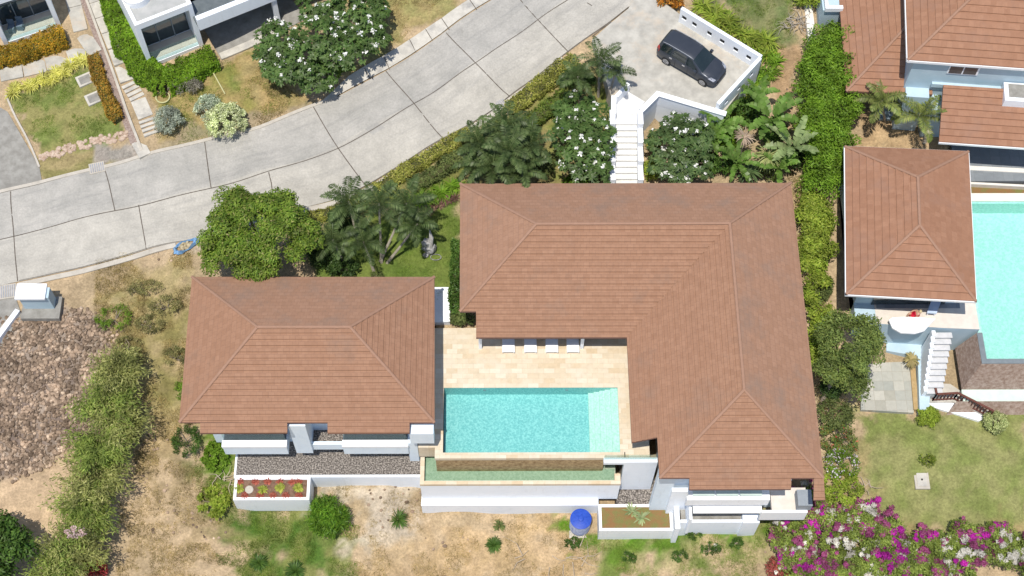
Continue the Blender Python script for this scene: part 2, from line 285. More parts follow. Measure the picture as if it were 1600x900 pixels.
# zones: colour(s), polygon px, softness, wobble, patchiness
TAN=(.45,.34,.215);TAN2=(.36,.275,.17)
ZN=[
 ((.30,.25,.12),(.42,.32,.18),[(180,400),(300,400),(300,660),(260,700),(150,650),(150,470)],1.2,1.2,1),
 ((.19,.17,.06),(.36,.29,.15),[(170,450),(290,440),(290,560),(260,600),(170,580)],1.2,1.6,.8),
 ((.20,.155,.13),(.32,.26,.21),[(-60,500),(60,485),(130,480),(185,520),(180,600),(150,680),(60,740),(-60,770)],.5,.5,1),
 ((.46,.34,.22),(.50,.37,.24),[(-60,770),(60,735),(120,690),(140,720),(90,860),(-60,840)],.6,.4,1),
 ((.34,.29,.24),(.42,.35,.27),[(150,395),(290,360),(300,390),(160,425)],.5,.6,.8),
 ((.09,.17,.02),(.14,.2,.04),[(300,680),(372,682),(368,745),(375,800),(330,800),(305,760)],.5,.8,1),
 ((.075,.14,.025),(.2,.21,.07),[(350,790),(500,780),(560,850),(540,910),(380,910),(360,840)],.8,1.5,1),
 ((.43,.38,.31),(.5,.43,.33),[(480,752),(655,752),(655,820),(700,850),(560,870),(550,790),(500,765)],.8,1.2,.7),
 ((.56,.48,.38),(.5,.42,.32),[(560,760),(660,765),(690,830),(640,860),(580,830)],1.0,1.8,.6),
 ((.24,.18,.10),(.34,.25,.15),[(700,850),(860,845),(930,880),(900,905),(700,905)],.8,2.0,.7),
 ((.22,.17,.09),(.32,.24,.13),[(225,740),(300,740),(350,800),(330,830),(240,800)],.8,1.8,.6),
 ((.50,.36,.21),(.42,.3,.16),[(660,810),(900,812),(900,860),(1000,910),(560,910),(600,860)],.8,1.4,.8),
 ((.06,.17,.01),(.12,.22,.02),[(885,830),(1000,832),(1200,815),(1195,840),(1090,850),(1050,865),(940,862),(900,855)],.4,.9,1),
 ((.10,.17,.025),(.36,.30,.16),[(940,850),(1200,830),(1200,910),(930,910)],.8,1.6,.85),
 ((.10,.15,.03),(.15,.19,.045),[(560,290),(600,330),(660,330),(720,290),(722,505),(600,450),(500,460),(480,380)],.4,.3,1),
 ((.17,.2,.05),(.27,.22,.1),[(470,330),(560,300),(700,240),(870,110),(930,80),(950,170),(955,300),(720,300),(640,330),(540,345),(480,370)],.6,.6,1),
 ((.185,.215,.065),(.25,.25,.10),[(1342,636),(1440,640),(1610,630),(1610,842),(1500,838),(1400,842),(1352,800),(1338,740)],.5,.6,1),
 ((.34,.25,.13),(.28,.24,.11),[(1330,660),(1355,665),(1362,740),(1360,800),(1400,825),(1500,822),(1610,830),(1610,860),(1380,860),(1300,800),(1310,700)],.6,.9,.8),
 ((.13,.165,.06),(.2,.2,.09),[(1060,-60),(1240,-60),(1236,55),(1215,85),(1180,70),(1110,10)],.8,.6,1),
 ((.31,.21,.12),(.4,.27,.16),[(1195,75),(1250,85),(1245,260),(1225,270),(1215,160)],.5,.6,1),
 ((.36,.28,.15),(.42,.3,.17),[(1225,255),(1262,290),(1300,480),(1320,660),(1280,660),(1235,300)],.5,.6,.9),
 ((.40,.28,.16),(.46,.33,.19),[(1340,175),(1480,180),(1480,240),(1340,232)],.5,.4,1),
 ((.16,.195,.055),(.25,.23,.09),[(18,152),(125,105),(192,196),(198,222),(65,250),(40,200)],.15,.3,1),
 ((.30,.24,.12),(.22,.2,.08),[(60,250),(200,222),(212,248),(70,288)],.2,.3,1),
 ((.33,.29,.25),(.25,.23,.2),[(150,225),(212,218),(225,248),(150,262)],.2,.3,1),
 ((.24,.22,.07),(.33,.25,.11),[(228,150),(345,90),(410,60),(480,160),(400,205),(250,240)],.3,.5,1),
 ((.16,.19,.05),(.22,.21,.06),[(328,110),(372,92),(385,140),(360,165)],.4,.5,1),
 ((.38,.28,.13),(.30,.24,.11),[(370,95),(420,70),(480,160),(440,185),(390,185)],.4,.6,1),
 ((.33,.26,.12),(.27,.25,.10),[(560,-60),(740,-60),(730,2),(600,85),(560,120),(520,60)],.3,.6,1),
 ((.34,.27,.2),(.28,.24,.17),[(225,240),(300,190),(420,170),(480,165),(400,206),(240,246)],.3,.6,.7),
]
def build_terrain():
    xs=np.arange(-36,38.01,.22);ys=np.arange(21,66.01,.22)
    ext=lambda a,n: np.cumsum(1.0*1.45**np.arange(n))+a
    xs=np.concatenate([-(ext(36,16))[::-1],xs,ext(38,16)]); ys=np.concatenate([(21-(ext(0,16)))[::-1],ys,ext(66,16)])
    X,Y=np.meshgrid(xs,ys); Z=T(X,Y)
    Z=Z+(fbm(X*1.3,Y*1.3,4)-.5)*.10
    base=fbm(X*.35,Y*.35,5); fine=fbm(X*2.2+50,Y*2.2,5)
    col=np.empty(X.shape+(3,)); k=np.clip((base-.38)/.2,0,1)[...,None]
    col[:]=np.array(TAN)*(1-k)+np.array(TAN2)*k
    wob=(fbm(X*.9+9,Y*.9+3,5)-.48)
    green=np.zeros(X.shape)
    for a,b,poly,soft,wb,op in ZN:
        d=sdpoly(X,Y,GP(poly))+wob*wb*5
        m=np.clip(.5-d/soft,0,1)*op
        nz=fbm(X*1.1+a[0]*99,Y*1.1+b[1]*77,6); t=np.clip((nz-.36)/.24,0,1)[...,None]
        cc=np.array(a)*(1-t)+np.array(b)*t
        col=col*(1-m[...,None])+cc*m[...,None]
    col*= (0.84+.34*fine)[...,None]
    for x0,y0,x1,y1,zc in CUT:
        m=(X>x0)&(X<x1)&(Y>y0)&(Y<y1); Z[m]=np.minimum(Z[m],zc)
    ny,nx=X.shape; v=np.stack([X,Y,Z],-1).reshape(-1,3)
    i=np.arange(ny*nx).reshape(ny,nx); f=np.stack([i[:-1,:-1],i[:-1,1:],i[1:,1:],i[1:,:-1]],-1).reshape(-1,4)
    me=bpy.data.meshes.new('ground'); me.from_pydata(v.tolist(),[],f.tolist())
    at=me.color_attributes.new('soil_kind','FLOAT_COLOR','POINT'); at.data.foreach_set('color',np.concatenate([col.reshape(-1,3),np.ones((ny*nx,1))],1).ravel())
    me.polygons.foreach_set('use_smooth',[True]*len(f))
    m=bpy.data.materials.new('ground'); m.use_nodes=True; n=m.node_tree; N=n.nodes; L=n.links; p=N['Principled BSDF']; p.inputs['Roughness'].default_value=.95; p.inputs['Specular IOR Level'].default_value=.1
    a=N.new('ShaderNodeAttribute'); a.attribute_name='soil_kind'
    tc=N.new('ShaderNodeTexCoord'); nz=N.new('ShaderNodeTexNoise'); nz.inputs['Scale'].default_value=7; nz.inputs['Detail'].default_value=8; nz.inputs['Roughness'].default_value=.75; L.new(tc.outputs['Object'],nz.inputs['Vector'])
    mr=N.new('ShaderNodeMapRange'); mr.inputs[1].default_value=.3; mr.inputs[2].default_value=.7; mr.inputs[3].default_value=.66; mr.inputs[4].default_value=1.34; L.new(nz.outputs[0],mr.inputs[0])
    sm=N.new('ShaderNodeVectorMath'); sm.operation='SCALE'; L.new(a.outputs['Color'],sm.inputs[0]); L.new(mr.outputs[0],sm.inputs['Scale'])
    n2=N.new('ShaderNodeTexNoise'); n2.inputs['Scale'].default_value=1.7; n2.inputs['Detail'].default_value=10; n2.inputs['Roughness'].default_value=.72; L.new(tc.outputs['Object'],n2.inputs['Vector'])
    m2=N.new('ShaderNodeMapRange'); m2.inputs[1].default_value=.36; m2.inputs[2].default_value=.64; m2.inputs[3].default_value=.83; m2.inputs[4].default_value=1.15; L.new(n2.outputs[0],m2.inputs[0])
    s2=N.new('ShaderNodeVectorMath'); s2.operation='SCALE'; L.new(sm.outputs[0],s2.inputs[0]); L.new(m2.outputs[0],s2.inputs['Scale']); L.new(s2.outputs[0],p.inputs['Base Color'])
    bp=N.new('ShaderNodeBump'); bp.inputs['Distance'].default_value=.05; L.new(nz.outputs[0],bp.inputs['Height']); L.new(bp.outputs[0],p.inputs['Normal'])
    me.materials.append(m); o=bpy.data.objects.new('ground',me); C.objects.link(o); struct(o)
build_terrain()
def drape(polys,off,m,name,step=.8,flat=None):
    """sheet following the ground; polys = list of world xy polygons"""
    bm=bmesh.new()
    for poly in polys:
        bm.faces.new([bm.verts.new((p[0],p[1],0)) for p in poly])
    bmesh.ops.triangulate(bm,faces=bm.faces[:])
    xs=[v.co.x for v in bm.verts];ys=[v.co.y for v in bm.verts]
    for ax,lo,hi in ((0,min(xs),max(xs)),(1,min(ys),max(ys))):
        k=lo+step
        while k<hi:
            nrm=Vector((1,0,0)) if ax==0 else Vector((0,1,0))
            bmesh.ops.bisect_plane(bm,geom=bm.verts[:]+bm.edges[:]+bm.faces[:],plane_co=nrm*k,plane_no=nrm); k+=step
    if flat is None:
        z=T(np.array([v.co.x for v in bm.verts]),np.array([v.co.y for v in bm.verts]))
        for v,zz in zip(bm.verts,z): v.co.z=zz+off
    else:
        for v in bm.verts: v.co.z=flat
    bmesh.ops.recalc_face_normals(bm,faces=bm.faces[:])
    for f in bm.faces:
        if f.normal.z<0: f.normal_flip()
    me=bpy.data.meshes.new(name); bm.to_mesh(me); bm.free(); me.materials.append(m); o=bpy.data.objects.new(name,me); C.objects.link(o); return o
def resample(pts,n):
    P=[Vector(p[:2]) for p in pts];L=[0]
    for a,b in zip(P,P[1:]): L.append(L[-1]+(b-a).length)
    out=[]
    for i in range(n):
        t=L[-1]*i/(n-1);k=0
        while k<len(P)-2 and L[k+1]<t:k+=1
        out.append(P[k].lerp(P[k+1],(t-L[k])/(L[k+1]-L[k]+1e-9)))
    return out
def smooth(P,it=3):
    for _ in range(it): P=[P[0]]+[(P[i-1]+P[i]*2+P[i+1])/4 for i in range(1,len(P)-1)]+[P[-1]]
    return P
def loft(A,B,off,m,name,n=90,k=8,sm=6):
    A=smooth(resample(A,n),sm);B=smooth(resample(B,n),sm);v=[];f=[]
    for i in range(n):
        for j in range(k+1): p=A[i].lerp(B[i],j/k); v.append((p.x,p.y))
    z=T(np.array([p[0] for p in v]),np.array([p[1] for p in v]))
    mb=MB(); mb.v=[(p[0],p[1],zz+off) for p,zz in zip(v,z)]; cum=[0]
    for i in range(1,n): cum.append(cum[-1]+((A[i]+B[i])/2-(A[i-1]+B[i-1])/2).length)
    for i in range(n-1):
        for j in range(k):
            a=i*(k+1)+j; q=[a,a+1,a+k+2,a+k+1]; mb.f.append(q); mb.uv.append([(cum[i],j*.6),(cum[i],j*.6+.6),(cum[i+1],j*.6+.6),(cum[i+1],j*.6)]); mb.mi.append(0)
    o=mb.build(name,m); 
    me=o.data; 
    if me.polygons[0].normal.z<0: me.flip_normals()
    return o
def strip(pts,wd,off,m,name,parent=None,h=0,sm=2):
    P=[Vector(p[:2]) for p in pts]; L=sum((b-a).length for a,b in zip(P,P[1:])); n=max(3,int(L/.5)); P=smooth(resample(P,n),sm)
    z=T(np.array([p.x for p in P]),np.array([p.y for p in P])); mb=MB();vs=[]
    for i,p in enumerate(P):
        d=(P[min(i+1,n-1)]-P[max(i-1,0)]).normalized(); q=Vector((-d.y,d.x))*wd/2
        for s_,zz in ((1,off),(-1,off),(-1,off+h),(1,off+h)): vs.append((p.x+q.x*s_,p.y+q.y*s_,z[i]+zz))
    fs=[]
    for i in range(n-1):
        a=i*4;b=a+4
        fs+= [[a+2,b+2,b+3,a+3]] 
        if h: fs+=[[a+1,b+1,b+2,a+2],[a+3,b+3,b,a]]
    if h: fs+=[[0,1,2,3],[(n-1)*4+3,(n-1)*4+2,(n-1)*4+1,(n-1)*4]]
    mb.add(vs,fs); return mb.build(name,m,parent)
# ---------------------------------------------------------------- road
UP=[(-90,328),(0,303),(65,288),(140,268),(217,248),(333,218),(400,205),(473,174),(527,153),(563,133),(607,110),(690,55),(767,2),(850,-60)]
LOW=[(-90,470),(30,440),(133,418),(233,388),(300,376),(400,350),(463,327),(530,312),(580,288),(640,250),(693,217),(767,177),(800,147),(887,82),(953,37),(982,13),(1040,-50)]
MID=[(-90,397),(0,375),(80,355),(180,330),(307,300),(400,275),(470,255),(530,232),(590,200),(647,162),(743,100),(800,60),(840,32),(890,0),(950,-50)]
def lanemat(name,a,b,c):
    m=bpy.data.materials.new(name);m.use_nodes=True;n=m.node_tree;N=n.nodes;L=n.links;p=N['Principled BSDF'];p.inputs['Roughness'].default_value=.9
    tc=N.new('ShaderNodeTexCoord')
    def nz(sc,det,vec,lo,hi,a0=0.,a1=1.):
        q=N.new('ShaderNodeTexNoise');q.inputs['Scale'].default_value=sc;q.inputs['Detail'].default_value=det;q.inputs['Roughness'].default_value=.68;L.new(vec,q.inputs['Vector'])
        mr=N.new('ShaderNodeMapRange');mr.inputs[1].default_value=lo;mr.inputs[2].default_value=hi;mr.inputs[3].default_value=a0;mr.inputs[4].default_value=a1;L.new(q.outputs[0],mr.inputs[0]);return mr.outputs[0]
    def mixc(f,x,col):
        q=N.new('ShaderNodeMix');q.data_type='RGBA';L.new(f,q.inputs[0])
        if isinstance(x,tuple): q.inputs[6].default_value=x+(1,)
        else: L.new(x,q.inputs[6])
        q.inputs[7].default_value=col+(1,);return q.outputs[2]
    o=mixc(nz(.55,12,tc.outputs['Object'],.34,.66),a,b)
    mp=N.new('ShaderNodeMapping');mp.inputs['Scale'].default_value=(.22,2.2,1);L.new(tc.outputs['UV'],mp.inputs[0])
    o=mixc(nz(.8,8,mp.outputs[0],.5,.74,0,.75),o,c)
    o=mixc(nz(2.6,10,tc.outputs['Object'],.58,.75,0,.5),o,(.22,.21,.19))
    fin=N.new('ShaderNodeVectorMath');fin.operation='SCALE';L.new(o,fin.inputs[0]);L.new(nz(9,8,tc.outputs['Object'],.3,.7,.86,1.14),fin.inputs['Scale']);L.new(fin.outputs[0],p.inputs['Base Color']);return m
laneU=lanemat('road_concrete_grey',(.315,.305,.28),(.435,.415,.38),(.24,.235,.225)); laneL=lanemat('road_concrete_beige',(.36,.342,.305),(.48,.455,.405),(.28,.27,.25))
up_=GP(UP);low_=GP(LOW)
road=struct(loft(up_,low_,.06,[laneU,laneL],'road',n=110,k=10))
_M=smooth(resample(GP(MID),200),6)
def _side(c):
    j=min(range(200),key=lambda i:(_M[i].x-c.x)**2+(_M[i].y-c.y)**2);j=max(1,min(198,j));d=_M[j+1]-_M[j-1];return d.x*(c.y-_M[j].y)-d.y*(c.x-_M[j].x)
for p_ in road.data.polygons: p_.material_index=0 if _side(p_.center)>0 else 1
def jnt(pts,wd=.06):
    return struct(strip(GP(pts),wd,.068,joint,'road_joint',road,sm=3 if len(pts)>3 else 0))
jnt(MID,.055)
for q in ([(17,300),(20,345),(28,440)],[(217,321),(222,350),(229,390)],[(320,222),(325,260),(330,294)],[(163,262),(170,285),(180,330)],[(490,168),(508,200),(528,233),(550,262),(572,292)],[(420,270),(424,285),(430,340)],
          [(603,112),(625,138),(647,162),(668,190),(691,216)],[(697,52),(720,76),(743,100),(768,127),(797,152)],[(806,-8),(824,14),(840,32),(862,56),(888,82)],[(955,35),(925,58)],[(900,-5),(925,10)]): jnt(q)
jnt([(30,439),(133,417),(233,387),(300,375)],.04); jnt([(530,311),(580,287),(640,249),(693,216),(767,176),(800,146),(887,81),(953,36),(982,12)],.06)
struct(strip([tuple(Vector(G(a,b)[:2])) for a,b in [(30,446),(133,424),(233,394),(275,384)]],.32,-.1,kerbm,'kerb',h=.2))
struct(strip([tuple(Vector(G(a,b)[:2])) for a,b in [(455,334),(530,318),(583,294),(643,256),(697,223),(767,183),(800,155),(880,93)]],.4,-.1,kerbm,'kerb',h=.2))
struct(strip([tuple(Vector(G(a,b)[:2])) for a,b in [(-60,318),(0,300),(65,285),(140,266),(217,246),(333,216),(400,203),(473,171),(527,151)]],.22,-.1,kerbm,'kerb',h=.19))
struct(drape([GP([(500,162),(545,120),(600,88),(640,63),(690,30),(733,0),(800,-50),(855,-60),(767,0),(690,53),(607,108),(563,131),(527,151)])],.10,slabm,'footpath'))
for q in ([(600,90),(609,110)],[(640,63),(650,83)],[(690,30),(702,48)],[(733,0),(745,17)],[(665,47),(676,65)],[(570,108),(578,124)]): struct(strip(GP(q),.05,.108,joint,'path_joint'))
# left lane to the plot and grey yard
struct(drape([GP([(-60,470),(20,452),(36,498),(0,552),(-60,640)])],.05,concg,'driveway'))
struct(drape([GP([(-60,150),(0,168),(12,175),(62,262),(66,285),(0,302),(-60,318)])],.05,concg,'driveway'))
struct(strip(GP([(10,150),(22,180),(45,220),(62,262)]),.12,-.05,kerbm,'kerb',h=.16))
# ---------------------------------------------------------------- roofs
def plane3(a,b,c):
    a,b,c=map(Vector,(a,b,c)); n=(b-a).cross(c-a); return lambda x,y:a.z-(n.x*(x-a.x)+n.y*(y-a.y))/n.z
def RP(px,py,fn):
    z=3
    for _ in range(30): p=W(px,py,z); z=.5*z+.5*fn(p.x,p.y)
    return (p.x,p.y)
def clip(poly,d,t,keep):
    out=[]
    for i in range(len(poly)):
        a=poly[i];b=poly[(i+1)%len(poly)];ta=a[0]*d[0]+a[1]*d[1]-t;tb=b[0]*d[0]+b[1]*d[1]-t
        ia=(ta*keep>=-1e-7);ib=(tb*keep>=-1e-7)
        if ia: out.append(a)
        if ia!=ib: s=ta/(ta-tb);out.append((a[0]+(b[0]-a[0])*s,a[1]+(b[1]-a[1])*s))
    return out
def slope(mb,poly,fn,d,t0,mi=0,course=.29,lift=.07):
    """tile courses over a convex plan polygon; d = plan unit vector up the slope; t0 = course origin"""
    area=sum(poly[i][0]*poly[(i+1)%len(poly)][1]-poly[(i+1)%len(poly)][0]*poly[i][1] for i in range(len(poly)))
    if area<0: poly=poly[::-1]
    ts=[p[0]*d[0]+p[1]*d[1] for p in poly]; k=math.floor((min(ts)-t0)/course)
    while t0+k*course<max(ts)-1e-6:
        a=t0+k*course;b=a+course;q=clip(clip(poly,d,a,1),d,b,-1);k+=1
        if len(q)<3: continue
        # drop duplicates
        qq=[]
        for p in q:
            if not qq or (abs(p[0]-qq[-1][0])+abs(p[1]-qq[-1][1])>1e-5): qq.append(p)
        q=qq
        if len(q)<3: continue
        vs=[];uv=[]
        for p in q:
            t=p[0]*d[0]+p[1]*d[1]; s=p[0]*-d[1]+p[1]*d[0]
            vs.append((p[0],p[1],fn(p[0],p[1])+lift*(1-(t-a)/course)));uv.append((s+50,(t-t0)+36*10))
        mb.add(vs,[list(range(len(q)))],[uv],mi)
        for i in range(len(q)):
            j=(i+1)%len(q);ti=q[i][0]*d[0]+q[i][1]*d[1];tj=q[j][0]*d[0]+q[j][1]*d[1]
            z0=min(fn(*q[i]),fn(*q[j]))
            if abs(ti-tj)<1e-4 and abs(ti-min(ti,a+1e-3))<2e-3 or (abs(ti-a)<1e-3 and abs(tj-a)<1e-3):
                vi=vs[i];vj=vs[j]; mb.add([vi,(vi[0],vi[1],vi[2]-lift),(vj[0],vj[1],vj[2]-lift),vj],[[0,1,2,3]],[[uv[i]]*4],mi)
def roofbody(mb,poly,fn,th=.14,mi=1):
    """solid below the tiles (plan polygon, follows the slope)"""
    area=sum(poly[i][0]*poly[(i+1)%len(poly)][1]-poly[(i+1)%len(poly)][0]*poly[i][1] for i in range(len(poly)))
    if area<0: poly=poly[::-1]
    n=len(poly);vs=[(x,y,fn(x,y)-.012) for x,y in poly]+[(x,y,fn(x,y)-th) for x,y in poly]
    mb.add(vs,[list(range(n)),list(range(n,2*n))[::-1]]+[[i,n+i,n+(i+1)%n,(i+1)%n] for i in range(n)],mi=mi)
def cap(mb,a,b,r=.085):
    a=Vector(a);b=Vector(b); L=(b-a).length; n=max(2,int(L/.4))
    for i in range(n):
        p=a.lerp(b,i/n);q=a.lerp(b,(i+1.08)/n); d=(q-p).normalized(); s=d.cross(Vector((0,0,1))).normalized(); u=s.cross(d)
        if u.z<0:u=-u
        vs=[]
        for c,rr in ((p,r),(q,r*.86)):
            for k in range(5): t=math.pi*k/4; vs.append(c+s*math.cos(t)*rr*1.1+u*(math.sin(t)*rr*.75)-u*.01)
        mb.add(vs,[[k,k+1,6+k,5+k] for k in range(4)]+[[0,1,2,3,4],[9,8,7,6,5]])
def P3(p,fn): return (p[0],p[1],fn(*p))
# ---- main villa
villa=thing('villa','large L-shaped brown tiled hip roof villa wrapping two sides of the pool terrace','villa',(7,36,0))
z0,zr=3.2,5.7
NWc,NEc=(-2.04,45.45),(17.40,45.49);SEc=(17.46,27.16);SWc=(8.72,27.2);Wc=(-1.98,37.08);RW=(2.31,41.3);RJ=(13.15,41.33);RS=(13.17,31.2)
e=lambda p,z=z0:(p[0],p[1],z)
fN=plane3(e(NWc),e(NEc),e(RW,zr));fWh=plane3(e(NWc),e(Wc),e(RW,zr));fS=plane3(e(Wc),e(RW,zr),e(RJ,zr));fE=plane3(e(NEc),e(SEc),e(RS,zr))
fWw=plane3(e(SWc),e(RJ,zr),e(RS,zr));fS2=plane3(e(SWc),e(SEc),e(RS,zr))
q1=RP(744,528,fS); inner=RP(976,529,fS); inner=(inner[0],q1[1])
# valley point common to both planes
def meet(f1,f2,y,lo,hi):
    for _ in range(60):
        m=(lo+hi)/2
        if f1(m,y)>f2(m,y): lo,hi=lo,m
        else: lo,hi=m,hi
    return m
wx=RP(985,650,fWw)[0]; wy=RP(985,692,fWw)[1]
inner=(wx,q1[1])
mb=MB(); mb2=None
ysw=q1[1]
def addslope(mb,poly,fn,d,t0,mi): slope(mb,poly,fn,d,t0,mi); roofbody(mb,poly,fn,mi=2)
addslope(mb,[NWc,NEc,RJ,RW],fN,(0,-1),-41.3,1)
addslope(mb,[NWc,RW,Wc],fWh,(1,0),2.3,1)
hx=lambda x:(x,Wc[1]+(RW[1]-Wc[1])*(x-Wc[0])/(RW[0]-Wc[0]))
xa=q1[0]
addslope(mb,[Wc,(xa,Wc[1]),hx(xa)],fS,(0,1),41.3,0)
addslope(mb,[(xa,ysw),inner,RJ,RW,hx(xa)],fS,(0,1),41.3,0)
hs=lambda y:(SWc[0]+(RS[0]-SWc[0])*(y-SWc[1])/(RS[1]-SWc[1]),y)
addslope(mb,[(wx,wy),inner,RJ,RS,hs(wy)],fWw,(1,0),13.15,0)
addslope(mb,[SWc,hs(wy),(SWc[0],wy)],fWw,(1,0),13.15,0)
addslope(mb,[SWc,SEc,RS],fS2,(0,1),31.2,0)
sa=RP(1077,765,fS2);sb=RP(1236,766,fS2)
addslope(mb,[(sa[0],sa[1]),(sb[0],sa[1]),(sb[0],SEc[1]),(sa[0],SWc[1]+.01)],fS2,(0,1),31.2,0)
ea=RP(1271,790,fS2)
addslope(mb,[(ea[0],sa[1]-.5),(17.55,sa[1]-.5),(17.46,SEc[1]),(ea[0],SEc[1])],fS2,(0,1),31.2,0)
addslope(mb,[NEc,RJ,RS,SEc],fE,(-1,0),-13.15,1)
roof=mb.build('roof',[rooft,rooft_n,fascia],villa)
mb=MB()
for a,b in ((e(RW,zr),e(RJ,zr)),(e(RJ,zr),e(RS,zr)),(e(NWc),e(RW,zr)),(e(Wc),e(RW,zr)),(e(NEc),e(RJ,zr)),(e(SEc),e(RS,zr)),(e(SWc),e(RS,zr))):
    cap(mb,(a[0],a[1],a[2]+.05),(b[0],b[1],b[2]+.05))
mb.build('ridge_cap',capm,roof)
# walls
mb=MB(); mb.box(-.9,37.6,0,16.5,44.6,2.9); mb.box(9.5,28.2,-4.5,16.4,38,2.75); mb.box(8.9,28.0,-5,9.9,28.4,2.9); mb.build('wall',vwall,villa)
mb=MB(); mb.box(-.3,37.5,.05,6.9,37.57,2.3); mb.build('sliding_door',glassm,villa)
mb=MB(); mb.box(9.42,29.8,.05,9.48,35.2,2.1); mb.build('sliding_door',glassm,villa)
for cx in (-.85,5.0):
    mb=MB(); mb.box(cx-.09,36.25,0,cx+.09,36.43,2.45); mb.build('veranda_post',white,villa)
# ---- guest villa
guest=thing('villa','smaller rectangular brown hip roof villa left of the pool with two glazed balconies','villa',(-10,35,0))
za,zt=3.2,5.85
A0,A1,A2,A3=(-17.16,39.3),(-3.43,39.28),(-3.27,30.39),(-17.03,30.44);Ra,Rb=(-12.77,34.86),(-7.79,34.85)
gN=plane3(e(A0),e(A1),e(Ra,zt));gE=plane3(e(A1),e(A2),e(Rb,zt));gS=plane3(e(A2),e(A3),e(Ra,zt));gW=plane3(e(A3),e(A0),e(Ra,zt))
mb=MB()
addslope(mb,[A0,A1,Rb,Ra],gN,(0,-1),-34.86,1);addslope(mb,[A1,A2,Rb],gE,(-1,0),7.79,0);addslope(mb,[A2,A3,Ra,Rb],gS,(0,1),34.86,0);addslope(mb,[A3,A0,Ra],gW,(1,0),-12.77,0)
for xa_,xb_ in ((313,449),(512,640)):
    p=RP(xa_,677,gS);q=RP(xb_,677,gS); addslope(mb,[(p[0],p[1]),(q[0],p[1]),(q[0],30.41),(p[0],30.41)],gS,(0,1),34.86,0)
roof=mb.build('roof',[rooft,rooft_n,fascia],guest); mb=MB()
for a,b in ((Ra,Rb),):cap(mb,(a[0],a[1],zt+.05),(b[0],b[1],zt+.05))
for a,b in ((A0,Ra),(A3,Ra),(A1,Rb),(A2,Rb)):cap(mb,(a[0],a[1],za+.05),(b[0],b[1],zt+.05))
mb.build('ridge_cap',capm,roof)
YB=W(400,697,.1)[1]; YW=W(460,707,-1.2)[1]
xl,xr=W(347,697,.1)[0],W(447,697,.1)[0]; xl2,xr2=W(535,697,.1)[0],W(637,697,.1)[0]
mb=MB(); mb.box(-16.1,31.6,-2.7,-4.3,38.3,3.0)
xd0,xd1=W(450,661,2.8)[0],W(477,661,2.8)[0]
mb.box(xd0,YW,-1.3,xd1,31.7,2.75)
mb.box(xl,YB,-1.15,xr,31.65,-.12); mb.box(xl2,YB,-1.15,xr2,31.65,-.12); mb.box(xd1,YB+.25,-1.1,xl2,YB+.45,-.35);mb.box(xd1,YB+.45,-1.1,xl2,31.6,-.9)
xe0,xe1=W(640,662,2.6)[0],W(690,662,2.6)[0]
mb.box(xr2,YB+.1,-2.6,W(652,700,0)[0],31.6,0.2); mb.box(xe0,29.98,1.2,-3.35,30.6,2.6)
mb.build('wall',vwall,guest)
for a,b in ((xl,xr),(xl2,xr2)):
    mb=MB(); mb.box(a-.03,YB-.04,-.12,b+.03,YB+.36,.1); bp=mb.build('balcony_parapet',whiteb,guest)
    mb=MB(); mb.box(a+.06,YB+.38,.0,b-.06,YB+.40,1.0); mb.build('balustrade',bal,bp)
    mb=MB(); mb.box(a+.05,YB+.42,-.12,b-.05,31.55,-.06); mb.build('balcony_floor',floorg,guest)
    mb=MB(); mb.box(a+.2,31.52,-.05,b-.2,31.58,2.3); mb.build('sliding_door',glassm,guest)
mb=MB(); mb.box(xd1,YB+.5,-.9,xl2,31.6,-.84); mb.build('courtyard_gravel',gravelm,guest)
# ---------------------------------------------------------------- terrace, pool
PX0,PX1,PY0,PY1=-2.92,6.98,29.90,33.83
CY=W(800,716,0)[1]     # south edge of coping
deck=MB(); dx0,dx1=-4.3,8.62
deck.box(dx0,PY1+.28,-1.4,dx1,37.6,0); deck.box(dx0,30.2,-1.4,PX0,PY1+.28,0); deck.box(PX1+.28,CY,-4.4,dx1,PY1+.28,-.001)
d=deck.build('pool_deck',[trav]); struct(d)
mb=MB(); mb.box(PX1+.22,CY-.28,-4.4,W(1027,716,0)[0],CY,0.05); mb.box(W(943,712,0)[0],CY-.28,-.3,PX1+.22,CY-.0,.05)
o=mb.build('retaining_wall',white); tag(o,'white terrace wall beside the right end of the pool with a glass rail above','wall')
mb=MB(); mb.box(W(943,705,0)[0],CY-.12,.05,W(1025,705,0)[0],CY-.1,.75); o=mb.build('glass_rail',bal); tag(o,'clear glass rail on the white wall right of the pool','railing')
pool=thing('swimming_pool','turquoise rectangular swimming pool with pale steps at its right end, between the two villas','pool',(2,32,0))
D=-1.0
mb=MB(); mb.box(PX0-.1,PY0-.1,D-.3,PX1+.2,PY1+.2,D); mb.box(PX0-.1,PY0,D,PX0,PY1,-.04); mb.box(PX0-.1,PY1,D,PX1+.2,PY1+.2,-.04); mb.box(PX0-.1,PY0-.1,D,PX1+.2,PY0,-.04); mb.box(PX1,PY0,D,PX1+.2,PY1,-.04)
mos=caustic_mosaic('pool_caustic_mosaic',(.17,.41,.42),(.225,.49,.50),(.38,.64,.63),8); mb.build('basin',mos,pool)  # brighter specks are caustics painted into the floor colour
mos2=caustic_mosaic('step_caustic_mosaic',(.42,.58,.50),(.56,.68,.60),(.70,.78,.70),7)
sx=W(920,650,-.8)[0]
for i in range(5):
    mb=MB(); a=sx+i*(PX1-.22-sx)/4.6; mb.box(a,PY0+.004,D,PX1-.001,PY1-.004,-.80+i*.165-.002*i); mb.build('step',mos2,pool)
mb=MB(); mb.add([(PX0,PY0,-.06),(PX1,PY0,-.06),(PX1,PY1,-.06),(PX0,PY1,-.06)],[[0,1,2,3]]); mb.build('water',water('pool_water',(.78,.95,.95)),pool)
mb=MB()
mb.box(PX0-.45,CY,-.3,PX1+.22,PY0,.0); mb.box(PX0-.45,PY0,-.3,PX0-.0,30.2,.0)
